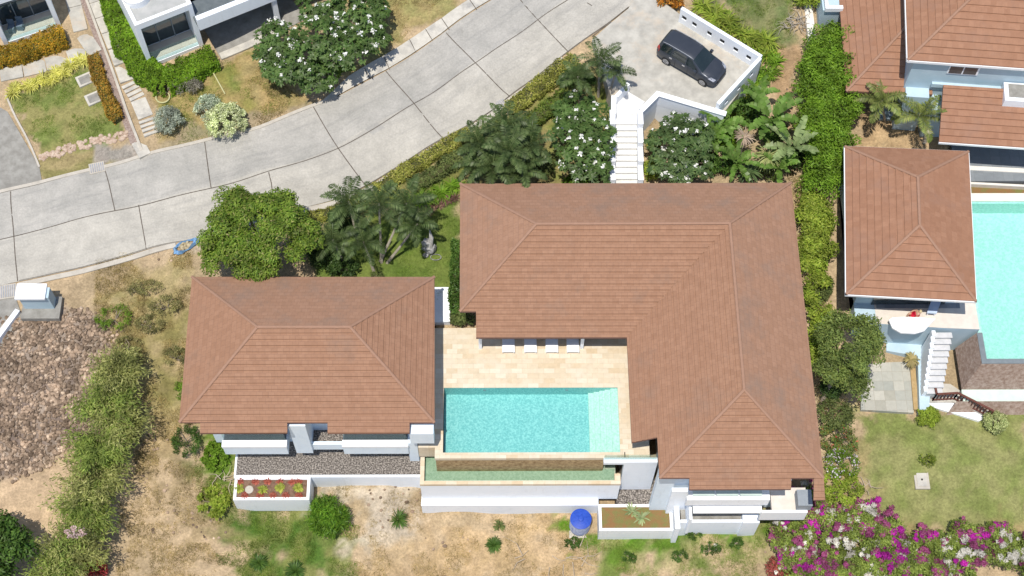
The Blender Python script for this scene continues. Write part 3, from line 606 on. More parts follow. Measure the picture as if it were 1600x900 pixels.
mb.box(PX0,PY1,-.04,PX1+.28,PY1+.28,.004); mb.box(PX1,PY0,-.04,PX1+.28,PY1,.003)
mb.build('coping',trav,pool)
for x in (-.6,4.1):
    mb=MB(); mb.tube([(x,PY1-.02,-.35),(x,PY1+.001,-.35)],.09,12); mb.build('pool_lamp',steel,pool)
# catch basin
zb=-1.7; ox0,oy0=W(656,757,zb)[0],W(656,757,zb)[1]; ox1=W(970,757,zb)[0]; iy=W(800,751,zb)[1]; ix0=W(663,740,zb)[0]; ix1=W(960,740,zb)[0]
wy_=CY+.04
tr=thing('overflow_trough','narrow pale green overflow trough below the infinity edge of the pool','water trough',((ox0+ox1)/2,oy0,zb))
mb=MB(); mb.box(PX0-.4,wy_,-2.3,W(943,720,-1)[0],PY0-.11,-.3); mb.box(PX0-.4,PY0-.11,-2.3,PX0-.12,31.2,-.3); mb.build('stone_weir',stone,tr)
grn=caustic_mosaic('trough_caustic_mosaic',(.22,.28,.205),(.27,.335,.25),(.34,.40,.31),7)
mb=MB(); mb.box(ix0-.1,iy-.05,-2.5,ix1+.1,wy_+.5,-2.15); mb.box(ix0-.1,wy_+.5,-2.5,PX0-.42,31.0,-2.15); mb.build('basin',grn,tr)
mb=MB(); mb.add([(ix0,iy,-1.86),(ix1,iy,-1.86),(ix1,wy_,-1.86),(ix0,wy_,-1.86)],[[0,1,2,3]]); mb.add([(ix0,wy_,-1.86),(PX0-.4,wy_,-1.86),(PX0-.4,30.9,-1.86),(ix0,30.9,-1.86)],[[0,1,2,3]]); mb.build('water',water('trough_water',(.86,.97,.93)),tr)
mb=MB(); mb.box(ox0,oy0,-1.95,ox1,iy,zb); mb.box(ox0,iy,-1.95,ix0,30.95,zb); mb.box(ix1,iy,-1.95,ox1,CY-.29,zb); mb.build('coping',trav,tr)
yl=W(800,789,-4.3)[1]
mb=MB(); mb.box(ox0+.02,oy0+.02,-4.3,ox1-.02,iy+.1,-1.953); mb.box(ox0-.02,yl,-6.2,W(935,789,-4.3)[0],iy+.1,-4.3); mb.box(ox0+.02,iy+.1,-4.5,ix0-.01,30.9,-1.953); mb.build('outer_wall',white,tr)
mb=MB(); mb.box(ox0-.04,yl-.03,-4.36,W(935,789,-4.3)[0],yl+.2,-4.296); mb.build('ledge',whiteb,tr)
# white side path
a=W(679,449,0);b=W(703,503,0)
mb=MB(); mb.box(a.x-.5,b.y,-.5,b.x,a.y,.03); struct(mb.build('path',whiteb))
# gravel terrace + planter left
ga=W(368,712,-2.6);gb=W(653,745,-2.6)
mb=MB(); mb.box(ga.x,gb.y,-4.6,ox0-.03,31.8,-2.62); o=mb.build('retaining_wall',white); tag(o,'long low white wall holding the gravel terrace below the smaller villa','wall')
mb=MB(); mb.box(ga.x+.12,gb.y+.14,-2.62,ox0-.03,31.6,-2.58); struct(mb.build('gravel_terrace',gravelm))
def planter(name,label,x0,y0,x1,y1,zt,zbm,sm,th=.16):
    t=thing(name,label,'planter',((x0+x1)/2,(y0+y1)/2,zbm))
    mb=MB(); mb.box(x0,y0,zbm,x1,y0+th,zt);mb.box(x0,y1-th,zbm,x1,y1,zt);mb.box(x0,y0+th,zbm,x0+th,y1-th,zt);mb.box(x1-th,y0+th,zbm,x1,y1-th,zt); mb.build('wall',whiteb,t)
    mb=MB(); mb.box(x0+th,y0+th,zbm,x1-th,y1-th,zt-.08); mb.build('soil',sm,t); return t
pa=W(367,747,-2.5);pb=W(483,781,-2.5)
pl1=planter('planter','white planter box with rows of small red plants below the gravel terrace',pa.x,pb.y,pb.x,gb.y-.01,-2.5,-4.4,soil)
pc=W(935,788,-4.28);pd=W(1052,829,-4.28)
pl2=planter('planter','white planter box with two spiky agaves on dry soil below the large villa',pc.x,pd.y,pd.x,pc.y,-4.28,-6.2,rust)
mb=MB(); g0=W(968,762,-4.4);mb.box(g0.x-.2,pc.y,-6,W(1052,780,-4.4)[0],30.0,-4.45); struct(mb.build('gravel_terrace',gravelm))
# lower balconies of the large villa
def bx(mb,x0,y0,x1,y1,zt,zbm): a=W(x0,y0,zt);b=W(x1,y1,zt); return mb.box(a.x,b.y,zbm,b.x,a.y,zt)
mb=MB(); bx(mb,1050,762,1080,768,-.6,-4.6); bx(mb,1052,770,1063,826,-3.2,-6.2); bx(mb,1063,812,1187,816,-3.3,-5.9); bx(mb,1160,803,1187,817,-3.1,-6.1); bx(mb,1030,764,1052,775,-2.2,-4.6); bx(mb,1075,770,1082,812,-2.0,-4.5);mb.build('wall',white,villa)
mb=MB(); bx(mb,1073,775,1203,781,-.0,-.9); mb.build('balcony_parapet',whiteb,villa)
for i in range(3):
    mb=MB(); bx(mb,1082+i*37,765,1117+i*37,774.5,.32,.29); mb.build('glass_panel',mat('frosted_glass',(.50,.60,.56),(.56,.66,.62),2,.25),villa)
mb=MB(); bx(mb,1075,760,1203,775,-.3,-.5); mb.build('balcony_floor',whiteb,villa)
mb=MB(); bx(mb,1082,783,1191,801,-1.4,-1.55); mb.build('awning',whiteb,villa)
mb=MB(); bx(mb,1063,795,1187,812,-3.7,-4.0); mb.build('lower_floor',concg,villa)
mb=MB(); bx(mb,1203,762,1262,797,-1.0,-1.3); mb.build('side_terrace_floor',mat('cream_floor',(.62,.56,.5),(.7,.65,.58),2,.8),villa)
mb=MB(); bx(mb,1190,797,1262,801,-.95,-2.2); mb.build('side_terrace_wall',whiteb,villa)
mb=MB(); bx(mb,1245,765,1270,790,-.2,-.95); mb.build('bench',mat('grey_paint',(.25,.28,.31),(.3,.33,.36),2,.7),villa)
# ---------------------------------------------------------------- sun loungers
def lounger():
    t=thing('sun_lounger','x','sun lounger',(0,0,0),'white sun loungers in a row under the eave')
    mb=MB(); mb.box(-.33,-.95,.22,.33,.95,.28); [mb.box(sx_*.33-.03,-.97,.2,sx_*.33+.03,.95,.31) for sx_ in (-1,1)]; mb.build('frame',whiteb,t,world=False)
    mb=MB(); mb.box(-.31,-.93,.285,.31,.35,.36); mb.add([(-.31,.36,.29),(.31,.36,.29),(.31,.93,.62),(-.31,.93,.62),(-.31,.34,.36),(.31,.34,.36),(.31,.9,.69),(-.31,.9,.69)],[[0,3,2,1],[4,5,6,7],[0,1,5,4],[1,2,6,5],[2,3,7,6],[3,0,4,7]]); mb.build('mattress',whiteb,t,world=False)
    for sx_ in (-.3,.3):
        for sy in (-.85,.8):
            mb=MB(); mb.box(sx_-.03,sy-.03,0,sx_+.03,sy+.03,.22); mb.build('leg',whiteb,t,world=False)
    return t
L0=lounger(); lab=['leftmost white sun lounger in the row under the eave','second white sun lounger from the left under the eave','third white sun lounger from the left under the eave','rightmost white sun lounger in the row under the eave']
for i,px in enumerate((794.5,829,862.5,895.5)):
    o=L0 if i==0 else copytree(L0); p=W(px,549,.3); o.location=(p.x,p.y+.93,0); o['label']=lab[i]
# ---------------------------------------------------------------- parking pad and stairs
pad=[(1000,-25),(1062,22),(1190,98),(1128,180),(1030,148),(1008,160),(980,141),(955,150),(925,62),(953,37),(982,13)]
padw=[tuple(W(a,b,2.7)[:2]) for a,b in pad]
mb=MB(); mb.prism(padw,-.4,2.7); struct(mb.build('parking_pad',[concd]))
def holed(p,q,th,z0_,z1_,holes,mb):
    p=Vector(p[:2]);q=Vector(q[:2]);L=(q-p).length;d=(q-p)/L; u=[0]
    hz0,hz1=z0_+(z1_-z0_)*.42,z0_+(z1_-z0_)*.42+.36; last=0
    for h in holes:
        c=h*L;mb.bar(p+d*last,p+d*(c-.17),th,z0_,z1_);mb.bar(p+d*(c-.17),p+d*(c+.17),th,z0_,hz0);mb.bar(p+d*(c-.17),p+d*(c+.17),th,hz1,z1_);last=c+.17
    mb.bar(p+d*last,q,th,z0_,z1_)
    for h in holes:
        c=h*L; k2=MB(); k2.bar(p+d*(c-.168),p+d*(c+.168),th*.35,hz0+.002,hz1-.002); OPENING_SHADE.append(k2)  # dark block in each hole imitates the shade inside
OPENING_SHADE=[]
ZT=4.0
a=W(1065,12,ZT);b=W(1190,88,ZT);c=W(1122,162,ZT)
mb=MB()
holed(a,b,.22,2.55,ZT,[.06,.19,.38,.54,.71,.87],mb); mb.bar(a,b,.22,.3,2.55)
o=thing('parking_wall','long white parapet wall behind the parked car pierced by square openings','wall',(a.x,a.y,2.7)); mb.build('wall_face',white,o)
for k2 in OPENING_SHADE: k2.build('opening',black,o)  # black fill standing for the shade seen through the openings
OPENING_SHADE.clear()
dcb=(Vector(b[:2])-Vector(c[:2])).normalized()
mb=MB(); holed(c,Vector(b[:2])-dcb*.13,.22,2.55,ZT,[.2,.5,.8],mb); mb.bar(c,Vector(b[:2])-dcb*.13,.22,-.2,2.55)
o=thing('parking_wall','short white parapet wall in front of the parked car bonnet','wall',(c.x,c.y,2.7)); mb.build('wall_face',white,o)
for k2 in OPENING_SHADE: k2.build('opening',black,o)  # black blocks in place of shade in the short wall's holes
ZS=3.35
s0=W(1132,178,ZS);s1=W(1028,147,ZS);s2=W(1004,171,ZS)
mb=MB(); mb.bar(s1,s0,.24,2.4,ZS,ext=.0); mb.bar(s1,s0,.22,-.2,2.4);mb.bar(s2,s1,.24,2.4,ZS-.002,ext=.1);mb.bar(s2,s1,.22,-.2,2.398,ext=.08)
o=thing('retaining_wall','angled pale blue retaining wall with white coping below the parking pad','wall',(s1.x,s1.y,.2)); mb.build('wall_face',[white],o)
mb=MB(); mb.bar(s1,s0,.34,ZS+.002,ZS+.06,ext=.1);mb.bar(s2,s1,.34,ZS+.004,ZS+.058,ext=.12); mb.build('coping',whiteb,o)
vdir=(Vector(s0[:2])-Vector(s1[:2])).normalized(); vn_=Vector((vdir.y,-vdir.x))
if vn_.y>0: vn_=-vn_
hp=Vector(s1[:2])+vdir*1.2+vn_*.125
mb=MB(); mb.bar(hp-vdir*.17,hp+vdir*.17,.05,1.9,2.25); mb.build('vent',black,o)
# stairs
st=thing('staircase','white concrete stairs going down from the parking pad to the large villa','stairs',tuple(W(978,240,1.5)))
land=[(963,157),(980,142),(1008,159),(997,172),(995,194),(961,194)]
mb=MB(); mb.prism([tuple(W(x,y,2.72)[:2]) for x,y in land],0,2.72); mb.build('landing',stairw,st)
xs0,xs1=W(961,194,2.7)[0],W(995,194,2.7)[0]; y_=W(978,194,2.72)[1]
for i in range(14):
    mb=MB(); yy=y_-.33*i; zt_=2.72-.165*(i+1); mb.box(xs0,yy-.33,-.2,xs1,yy,zt_); mb.box(xs0,yy-.345,zt_,xs1,yy-.005,zt_+.035); mb.build('step',stairw,st)
for sgn,xc in ((-1,xs0-.19),(1,xs1+.17)):
    mb=MB(); yy=y_+.6
    for i in range(6):
        zt_=3.35-.5*i+.0; mb.box(xc-.16,yy-1.02,-.2,xc+.16,yy,max(zt_,.5)+.02); yy-=1.0
        if zt_<.5: break
    mb.build('side_wall',whiteb,st)
q0=W(958,128,3.5);q1_=W(982,118,3.5);q2=W(958,172,3.4)
mb=MB(); mb.bar(W(963,150,3.5),W(982,130,3.5),.24,.5,3.5); mb.bar(W(959,150,3.4),W(959,178,3.4),.3,0,3.45); mb.build('side_wall',whiteb,st)
# ---------------------------------------------------------------- car
def car():
    rw=W(1040.5,99,2.7+.05);fw=W(1097,132,2.7+.05)
    d=Vector((fw.x-rw.x,fw.y-rw.y)); wb=d.length; d.normalize(); ang=math.atan2(d.y,d.x); left=Vector((-d.y,d.x))
    k=wb/2.62; midx=Vector(rw[:2])+left*.8*k
    t=thing('parked_car','dark grey five door hatchback parked on the concrete pad beside the white wall','car',(midx.x,midx.y,2.7),rz=ang)
    t.scale=(k,k,k)
    # stations: x, zlow, wlow, zbelt, wbelt, ztop, wtop   (rear axle at x=0)
    st=[(-.80,.42,.66,.72,.70,.80,.58),(-.78,.28,.74,.85,.78,1.12,.60),(-.66,.24,.80,.98,.82,1.50,.56),(-.45,.24,.84,1.0,.835,1.585,.585),(0,.24,.85,1.0,.845,1.63,.60),(.7,.22,.855,.985,.85,1.645,.615),(1.3,.22,.855,.965,.85,1.625,.61),(1.62,.22,.855,.955,.85,1.575,.60),(1.95,.22,.855,.95,.845,1.38,.64),(2.3,.22,.855,.945,.84,1.14,.69),(2.48,.22,.85,.94,.83,1.03,.72),(2.8,.23,.85,.90,.81,.99,.66),(3.1,.25,.82,.82,.76,.90,.58),(3.3,.28,.76,.70,.70,.76,.50),(3.4,.34,.60,.56,.58,.6,.40)]
    def ring(s):
        x,zl,wl,zb_,wbt,zt_,wt=s
        return [(x,wl*.93,zl),(x,wl,zl+.14),(x,wl*1.0,(zl+zb_)/2),(x,wbt,zb_-.03),(x,wbt*.975,zb_),(x,wt+(wbt-wt)*.45,zb_+(zt_-zb_)*.52),(x,wt+.03,zt_-.045),(x,wt-.06,zt_),(x,wt*.5,zt_+.022),(x,0,zt_+.03)]
    rs=[ring(s) for s in st]; NR=len(rs[0])
    mb=MB(); vs=[]
    for r in rs:
        full=r+[(p[0],-p[1],p[2]) for p in r[-2::-1]]; vs+=full
    m=2*NR-1; fs=[[i*m+j,(i+1)*m+j,(i+1)*m+j+1,i*m+j+1] for i in range(len(rs)-1) for j in range(m-1)]
    fs=[f[::-1] for f in fs]; fs.append(list(range(m))); fs.append([(len(rs)-1)*m+j for j in range(m)][::-1]); fs+=[[i*m,i*m+m-1,(i+1)*m+m-1,(i+1)*m] for i in range(len(rs)-1)]
    mb.add(vs,fs); paint=mat('car_paint',(.05,.058,.075),(.06,.068,.085),2,.28,spec=.6,metal=.35); body=mb.build('body',paint,t,smooth=True,world=False)
    def S_(i,j):  # fractional sample on right(+y=left) half
        i0=min(int(i),len(rs)-2);fi=i-i0;j0=min(int(j),NR-2);fj=j-j0
        a=[Vector(rs[i0][j0]),Vector(rs[i0+1][j0]),Vector(rs[i0][j0+1]),Vector(rs[i0+1][j0+1])]
        return (a[0]*(1-fi)+a[1]*fi)*(1-fj)+(a[2]*(1-fi)+a[3]*fi)*fj
    def patch(name,i0,i1,j0,j1,m,side=1,n=4,off=.012,both=False):
        mb=MB();vs=[];N_=n*2
        for a in range(n+1):
            for b in range(N_+1):
                if both: jj=j0+(NR-1-j0)*(1-abs(1-2*b/N_)) ; sgn=1 if b<=n else -1
                else: jj=j0+(j1-j0)*b/N_; sgn=side
                ii=i0[0]+(i1[0]-i0[0])*a/n if not hasattr(i0,'__call__') else 0
                ilo=i0[0]+(i0[1]-i0[0])*((jj-j0)/(max(j1,.01)-j0) if not both else 0);ihi=i1[0]+(i1[1]-i1[0])*((jj-j0)/(j1-j0) if not both else 0)
                ii=ilo+(ihi-ilo)*a/n; p=S_(ii,jj); p=Vector((p.x,p.y*sgn,p.z)); nn=Vector((.0 if not both else .35*(1 if i0[0]>6 else -1),sgn*(.8 if not both else 0),.35 if not both else .9)).normalized(); vs.append(p+nn*off)
        fs=[[a*(N_+1)+b,(a+1)*(N_+1)+b,(a+1)*(N_+1)+b+1,a*(N_+1)+b+1] for a in range(n) for b in range(N_)]
        mb.add(vs,fs); return mb.build(name,m,t,smooth=True,world=False)
    cg=mat('car_glass',(.012,.02,.022),(.02,.03,.032),1,.05,spec=.9)
    for sd in (1,-1):
        patch('side_window',(2.6,3.0),(4.35,4.35),4.15,5.95,cg,sd); patch('side_window',(4.45,4.45),(5.9,5.9),4.15,5.95,cg,sd); patch('side_window',(6.0,6.0),(8.8,7.0),4.15,5.95,cg,sd)
    patch('windscreen',(7.15,7.15),(9.9,9.9),6.2,9,cg,both=True,n=5,off=.014)
    patch('rear_window',(1.3,1.3),(2.15,2.15),6.3,9,cg,both=True,off=.014)
    chrome=mat('chrome',(.6,.6,.62),(.7,.7,.72),2,.2,metal=.6); red=mat('tail_lamp_red',(.35,.02,.02),(.5,.04,.03),4,.3)
    for sd in (1,-1):
        mb=MB(); mb.add([(3.05,sd*.62,.84),(3.32,sd*.52,.72),(3.28,sd*.70,.70),(2.92,sd*.80,.84),(3.03,sd*.62,.895),(3.33,sd*.5,.76),(3.27,sd*.735,.76),(2.9,sd*.815,.885)],[[0,1,2,3],[4,5,6,7],[0,1,5,4],[1,2,6,5],[2,3,7,6],[3,0,4,7]]); mb.build('headlight',chrome,t,world=False)
        mb=MB(); mb.add([(-.79,sd*.66,.85),(-.60,sd*.83,.85),(-.58,sd*.80,1.2),(-.72,sd*.64,1.2),(-.83,sd*.69,.87),(-.6,sd*.86,.87),(-.56,sd*.82,1.18),(-.76,sd*.68,1.18)],[[0,1,2,3],[4,5,6,7],[0,1,5,4],[1,2,6,5],[2,3,7,6],[3,0,4,7]]); mb.build('tail_light',red,t,world=False)
        mb=MB(); mb.box(1.95,sd*.86,.98,2.13,sd*1.03,1.12); mb.build('mirror',paint,t,world=False)
        for hx_ in (.28,1.2):
            mb=MB(); mb.box(hx_-.09,sd*.845,.84,hx_+.09,sd*.895,.90); mb.build('door_handle',chrome,t,world=False)
        for gx in (.6,1.5): mb=MB(); mb.beam((gx,sd*.8625,.3),(gx,sd*.858,.94),.012); mb.build('door_gap',black,t,world=False)
        mb=MB(); mb.tube([(-.5,sd*.60,1.60),(-.1,sd*.60,1.665),(1.0,sd*.61,1.68),(1.5,sd*.6,1.62)],.02,6); mb.build('roof_rail',chrome,t,world=False)
        for wx_ in (0,2.62):
            mb=MB(); mb.tube([(wx_,sd*.66,.31),(wx_,sd*.872,.31)],.31,24); wh=mb.build('wheel',black,t,world=False)
            mb=MB(); mb.tube([(wx_,sd*.85,.31),(wx_,sd*.884,.31)],.215,20)
            for q in range(5):
                an=2*math.pi*q/5; mb.beam((wx_,sd*.888,.31),(wx_+.2*math.cos(an),sd*.888,.31+.2*math.sin(an)),.05,.02)
            rim=mb.build('rim',mat('alloy_rim',(.3,.3,.31),(.4,.4,.41),3,.4,metal=.4),t,world=False); rim.parent=wh
    mb=MB(); mb.box(3.36,-.45,.42,3.42,.45,.6); mb.build('grille',black,t,world=False)
car()
# ---------------------------------------------------------------- neighbour: pavilion, villa, pool
nz=.3
pv=thing('pavilion','freestanding hip roof pavilion at the left edge of the neighbouring pool','pavilion',(24,42,nz))
c0,c1,c2,c3=[tuple(W(*p,3.5)[:2]) for p in ((1320,229),(1513,237),(1525,471),(1322,460))]
r1=tuple(W(1434,277,5.6)[:2]);r2=tuple(W(1437,352,5.6)[:2])
def perp(a,b,c):
    d=Vector((b[0]-a[0],b[1]-a[1])).normalized();n=Vector((-d.y,d.x)); 
    if (Vector((c[0]-a[0],c[1]-a[1])))@n<0:n=-n
    return (n.x,n.y)
def hipside(mb,a,b,top,zE,zR,mi=0):
    fn=plane3(e(a,zE),e(b,zE),e(top[0],zR)); d=perp(a,b,top[0]); slope(mb,[a,b]+list(top),fn,d,a[0]*d[0]+a[1]*d[1],mi,course=.37); roofbody(mb,[a,b]+list(top),fn,mi=1)
mb=MB(); hipside(mb,c0,c1,[r1],3.5,5.6);hipside(mb,c1,c2,[r2,r1],3.5,5.6);hipside(mb,c2,c3,[r2],3.5,5.6);hipside(mb,c3,c0,[r1,r2],3.5,5.6)
roof=mb.build('roof',[roofr,fascia],pv)
mb=MB(); cap(mb,e(r1,5.65),e(r2,5.65))
for a,b in ((c0,r1),(c1,r1),(c2,r2),(c3,r2)): cap(mb,e(a,3.55),e(b,5.65))
mb.build('ridge_cap',capm,roof)
mb=MB(); 
for a,b in ((c0,c1),(c1,c2),(c2,c3),(c3,c0)): mb.bar(a,b,.10,3.34,3.5,ext=.05)
mb.build('gutter',whiteb,roof)
mb=MB(); mb.box(21.0,39.0,-2.4,26.9,46.8,3.0); mb.build('wall',bluewall,pv)
mb=MB(); mb.box(22,38.93,nz,26.3,38.97,2.4); mb.build('sliding_door',glassm,pv)
# deck
dp=[tuple(W(a,b,nz)[:2]) for a,b in ((1350,440),(1522,440),(1540,515),(1380,505))]
nd=MB(); y0_=W(1450,512,nz)[1]; nd.prism([(21.0,y0_+.35),(26.0,y0_-.02),(28.15,y0_-.12),(28.15,47),(21.0,47)],-2.6,nz); o=nd.build('terrace',[bluewall]); struct(o)
mb=MB(); mb.prism([(22.2,y0_+.27),(26.0,y0_-.02),(28.15,y0_-.12),(28.15,y0_+1.6),(22.2,y0_+1.8)],nz,nz+.02); struct(mb.build('terrace_floor',mat('cream_floor',(.62,.56,.5),(.7,.65,.58),2,.8)))
mb=MB(); mb.box(22.3,y0_+1.25,nz+.02,27.2,39,nz+.05); struct(mb.build('shaded_floor',floorg))
# neighbour pool
np_=thing('swimming_pool','large aqua infinity pool at the right edge next to the pavilion','pool',(30,41,nz))
n0=W(1517,314,nz);n1=W(1526,560,nz); 
nx0,ny1,ny0=28.3,n0.y,n1.y
npm=caustic_mosaic('aqua_caustic_mosaic',(.36,.60,.55),(.43,.67,.61),(.54,.76,.70),5)
mb=MB(); mb.box(nx0,ny0,-1.3,36,ny1,-1.0); mb.box(nx0-.0,ny1-.12,-1,36,ny1,nz-.12); mb.build('basin',npm,np_)
mb=MB(); mb.add([(nx0,ny0,nz-.06),(36,ny0,nz-.06),(36,ny1,nz-.06),(nx0,ny1,nz-.06)],[[0,1,2,3]]); mb.build('water',water('aqua_water',(.8,.97,.96)),np_)
mb=MB(); mb.box(nx0-.3,ny1,-.5,36,ny1+.55,nz); mb.build('coping',mat('cream_coping',(.7,.66,.6),(.76,.73,.68),2,.7),np_)
slm=mat('grey_slate_edge',(.16,.19,.21),(.2,.23,.25),3,.6)
mb=MB(); mb.box(nx0-.32,ny0-.3,-1.6,nx0,W(1515,519,nz)[1],nz-.05); mb.box(nx0,ny0-.3,-1.6,36,ny0,nz-.05); mb.build('infinity_edge',slm,np_)
sb_=W(1500,590,-1.6)
mb=MB()
e0=(nx0-.32,ny0-.3);yb=ny0-.3
mb.add([(nx0-.32,yb,nz-.1),(36,yb,nz-.1),(36,yb-.7,-1.9),(nx0-1.0,yb-.7,-1.9),(nx0-.32,W(1515,519,nz)[1],nz-.1),(nx0-1.0,W(1515,519,nz)[1]+.0,-1.9)],[[0,3,2,1],[0,4,5,3]]); mb.build('stone_wall',stone2,np_)
mb=MB(); wy2=yb-.7; mb.box(nx0-1.0,wy2-.75,-2.1,36,wy2,-1.9); mb.build('overflow_trough',mat('pale_green_water',(.55,.68,.60),(.62,.74,.66),2,.2),np_)
mb=MB(); mb.add([(nx0-1.4,wy2-.76,-1.85),(36,wy2-.76,-1.85),(36,wy2-1.3,-2.9),(nx0-1.9,wy2-1.3,-2.9)],[[0,3,2,1]]); mb.build('lower_stone_wall',stone2,np_)
# neighbour stairs
ns=thing('staircase','narrow white outdoor stairs beside the neighbouring pool going down to the lawn','stairs',tuple(W(1470,560,-1)))
ya=W(1475,517,nz)[1]; 
for i in range(10):
    fx=i/10; xa_=W(1461,517,nz)[0]-.45*fx; mb=MB(); mb.box(xa_,ya-.31*(i+1),-2.9,xa_+1.02-.1*fx,ya-.31*i,nz-.19*(i+1)-.03); mb.box(xa_-.02,ya-.31*(i+1)-.05,nz-.19*(i+1)-.03,xa_+1.02-.1*fx,ya-.31*i-.08,nz-.19*(i+1)+.02); mb.build('step',mat('grey_white_step',(.5,.51,.52),(.6,.6,.61),3,.8),ns)
mb=MB(); xl_=W(1461,517,nz)[0]
for i in range(10): fx=i/10; mb.box(xl_-.45*fx-.22,ya-.31*(i+1),-2.9,xl_-.45*fx-.004,ya-.31*i,nz+.06-.19*i)
mb.build('side_wall',white,ns)
mb=MB(); mb.prism([tuple(W(x,y,-2.1)[:2]) for x,y in ((1385,548),(1385,527),(1457,520),(1452,641),(1437,641),(1434,556))],-2.95,-2.1); o=mb.build('retaining_wall',bluewall); tag(o,'broad pale blue sloping wall left of the neighbouring stairs','wall')
zl=-2.45
mb=MB(); mb.prism([tuple(W(a,b,zl)[:2]) for a,b in ((1453,598),(1485,600),(1545,640),(1548,652),(1490,628),(1453,628))],-3.1,zl); mb.build('landing',slabm,ns)
rl=thing('stair_railing','dark brown wooden balustrade with two angled runs at the foot of the neighbouring stairs','railing',tuple(W(1480,620,zl)))
pts=[W(1452,600,zl),W(1457,626,zl),W(1490,624,zl),W(1545,652,zl)]
for a,b in zip(pts,pts[1:]):
    mb=MB(); mb.beam(a+Vector((0,0,.95)),b+Vector((0,0,.95)),.12,.08); mb.build('handrail',brown,rl); mb=MB(); mb.beam(a+Vector((0,0,.12)),b+Vector((0,0,.12)),.08,.06); mb.build('lower_rail',brown,rl)
    n=int((b-a).length/.19)
    for i in range(n+1):
        p=a.lerp(b,i/n); mb=MB(); mb.box(p.x-.03,p.y-.03,zl,p.x+.03,p.y+.03,zl+.95); mb.build('baluster',brown,rl)
mb=MB(); mb.prism([tuple(W(a,b,-2.62)[:2]) for a,b in ((1450,628),(1490,628),(1540,652),(1530,658),(1450,634))],-3.1,-2.6); struct(mb.build('stair_plinth',whiteb))
mb=MB(); pz=-2.62; mb.prism([tuple(W(a,b,pz)[:2]) for a,b in ((1345,560),(1422,560),(1428,645),(1345,640))],-3,pz); struct(mb.build('patio',[slate]))
mb=MB(); mb.bar(W(1424,556,pz),W(1431,641,pz),.3,-3,pz+.12); mb.bar(W(1372,553,pz),W(1424,553,pz),.3,-3,pz+.12); struct(mb.build('kerb',mat('ochre_stone',(.38,.26,.12),(.46,.33,.17),4,.85)))
# neighbour villa
nv=thing('villa','two storey neighbouring villa with blue walls and several brown roofs at the upper right','villa',(28,54,.2))
U=[tuple(W(*p,6.8)[:2]) for p in ((1418,94),(1600,107))]; u0=U[0]; dirx=Vector((U[1][0]-u0[0],U[1][1]-u0[1])).normalized(); nW=tuple(W(1415,0,6.8)[:2]); diry=Vector((nW[0]-u0[0],nW[1]-u0[1])).normalized()
u1=tuple((Vector(u0)+dirx*12)); u3=tuple((Vector(u0)+diry*12)); rg=tuple(Vector(u0)+dirx*6+diry*6); 
mb=MB(); hipside(mb,u0,u1,[tuple(Vector(rg)+dirx*.1),rg],6.8,10.4); hipside(mb,u0,u3,[rg],6.8,10.4)
u2=tuple(Vector(u1)+diry*12); hipside(mb,u1,u2,[tuple(Vector(rg)+dirx*.1)],6.8,10.4)
hipside(mb,u2,u3,[rg],6.8,10.4)
rf=mb.build('roof',[roofr,fascia],nv); mb=MB(); cap(mb,e(u0,6.85),e(rg,10.45)); mb.build('ridge_cap',capm,rf)
mb=MB(); mb.bar(u0,u1,.1,6.62,6.8); mb.bar(u0,u3,.1,6.62,6.8); mb.build('gutter',whiteb,rf)
l0=tuple(W(1322,143,3.6)[:2]); l1=(l0[0]+5.2,l0[1]-.25); l3=(l0[0]+.5,l0[1]+11); lr=(l0[0]+4.0,l0[1]+3.8); lr2=(l0[0]+4.4,l0[1]+10.8)
mb=MB(); hipside(mb,l0,l1,[(l1[0]-.1,l1[1]+4.0),lr],3.6,5.6); hipside(mb,l0,l3,[lr2,lr],3.6,5.6); rf=mb.build('roof',[roofr,fascia],nv)
mb=MB(); cap(mb,e(l0,3.65),e(lr,5.65)); mb.build('ridge_cap',capm,rf)
k0=tuple(W(1467,222,3.6)[:2]);k1=tuple(W(1600,231,3.6)[:2]); k1=tuple(Vector(k0)+(Vector(k1)-Vector(k0))*1.6)
ktop=5.4; ka=tuple(W(1474,133,5.0)[:2]); kd=Vector((ka[0]-k0[0],ka[1]-k0[1]))
mb=MB(); hipside(mb,k0,k1,[tuple(Vector(k1)+kd),ka],3.6,5.0); rf=mb.build('roof',[roofr,fascia],nv)
mb=MB(); mb.bar(k0,k1,.1,3.45,3.6,ext=.0); mb.build('gutter',whiteb,rf)
# walls upper storey
wz=6.5; wa=Vector(u0)+dirx*.5+diry*.75
mb=MB(); 
def orect(o,a,b,c,d): return [tuple(o+dirx*a+diry*b),tuple(o+dirx*c+diry*b),tuple(o+dirx*c+diry*d),tuple(o+dirx*a+diry*d)]
O=Vector(u0)
mb.prism(orect(O,.5,.2,11,10.5),.2,6.62); mb.prism(orect(O,.6,-.5,2.0,.2),.2,3.9); mb.build('wall',bluewall,nv)
mb=MB(); mb.prism(orect(O,2.0,.02,11,.2),4.3,4.62); mb.build('cornice',bluewall,nv)
mb=MB(); mb.prism(orect(O,2.6,.14,4.4,.2),5.6,6.4); wn=mb.build('window_frame',white,nv)
for q in (2.68,3.52):
    mb=MB(); mb.prism(orect(O,q,.12,q+.76,.14),5.68,6.32); mb.build('pane',glassm,wn)
mb=MB(); mb.prism(orect(O,6.1,-1.2,9.5,.1),3.6,5.2); mb.build('roof_box',white,nv)
mb=MB(); mb.prism(orect(O,6.35,-.95,9.2,.0),5.2,5.23); mb.build('roof_box_floor',concg,nv)
mb=MB(); mb.box(26.4,50.6,-.5,34,52,3.3); mb.build('lower_wall',bluewall,nv)
mb=MB(); mb.box(28.3,47.4,-.5,36,50.8,.28); struct(mb.build('terrace',[floorg]))
ty=W(1550,262,nz)[1]; 
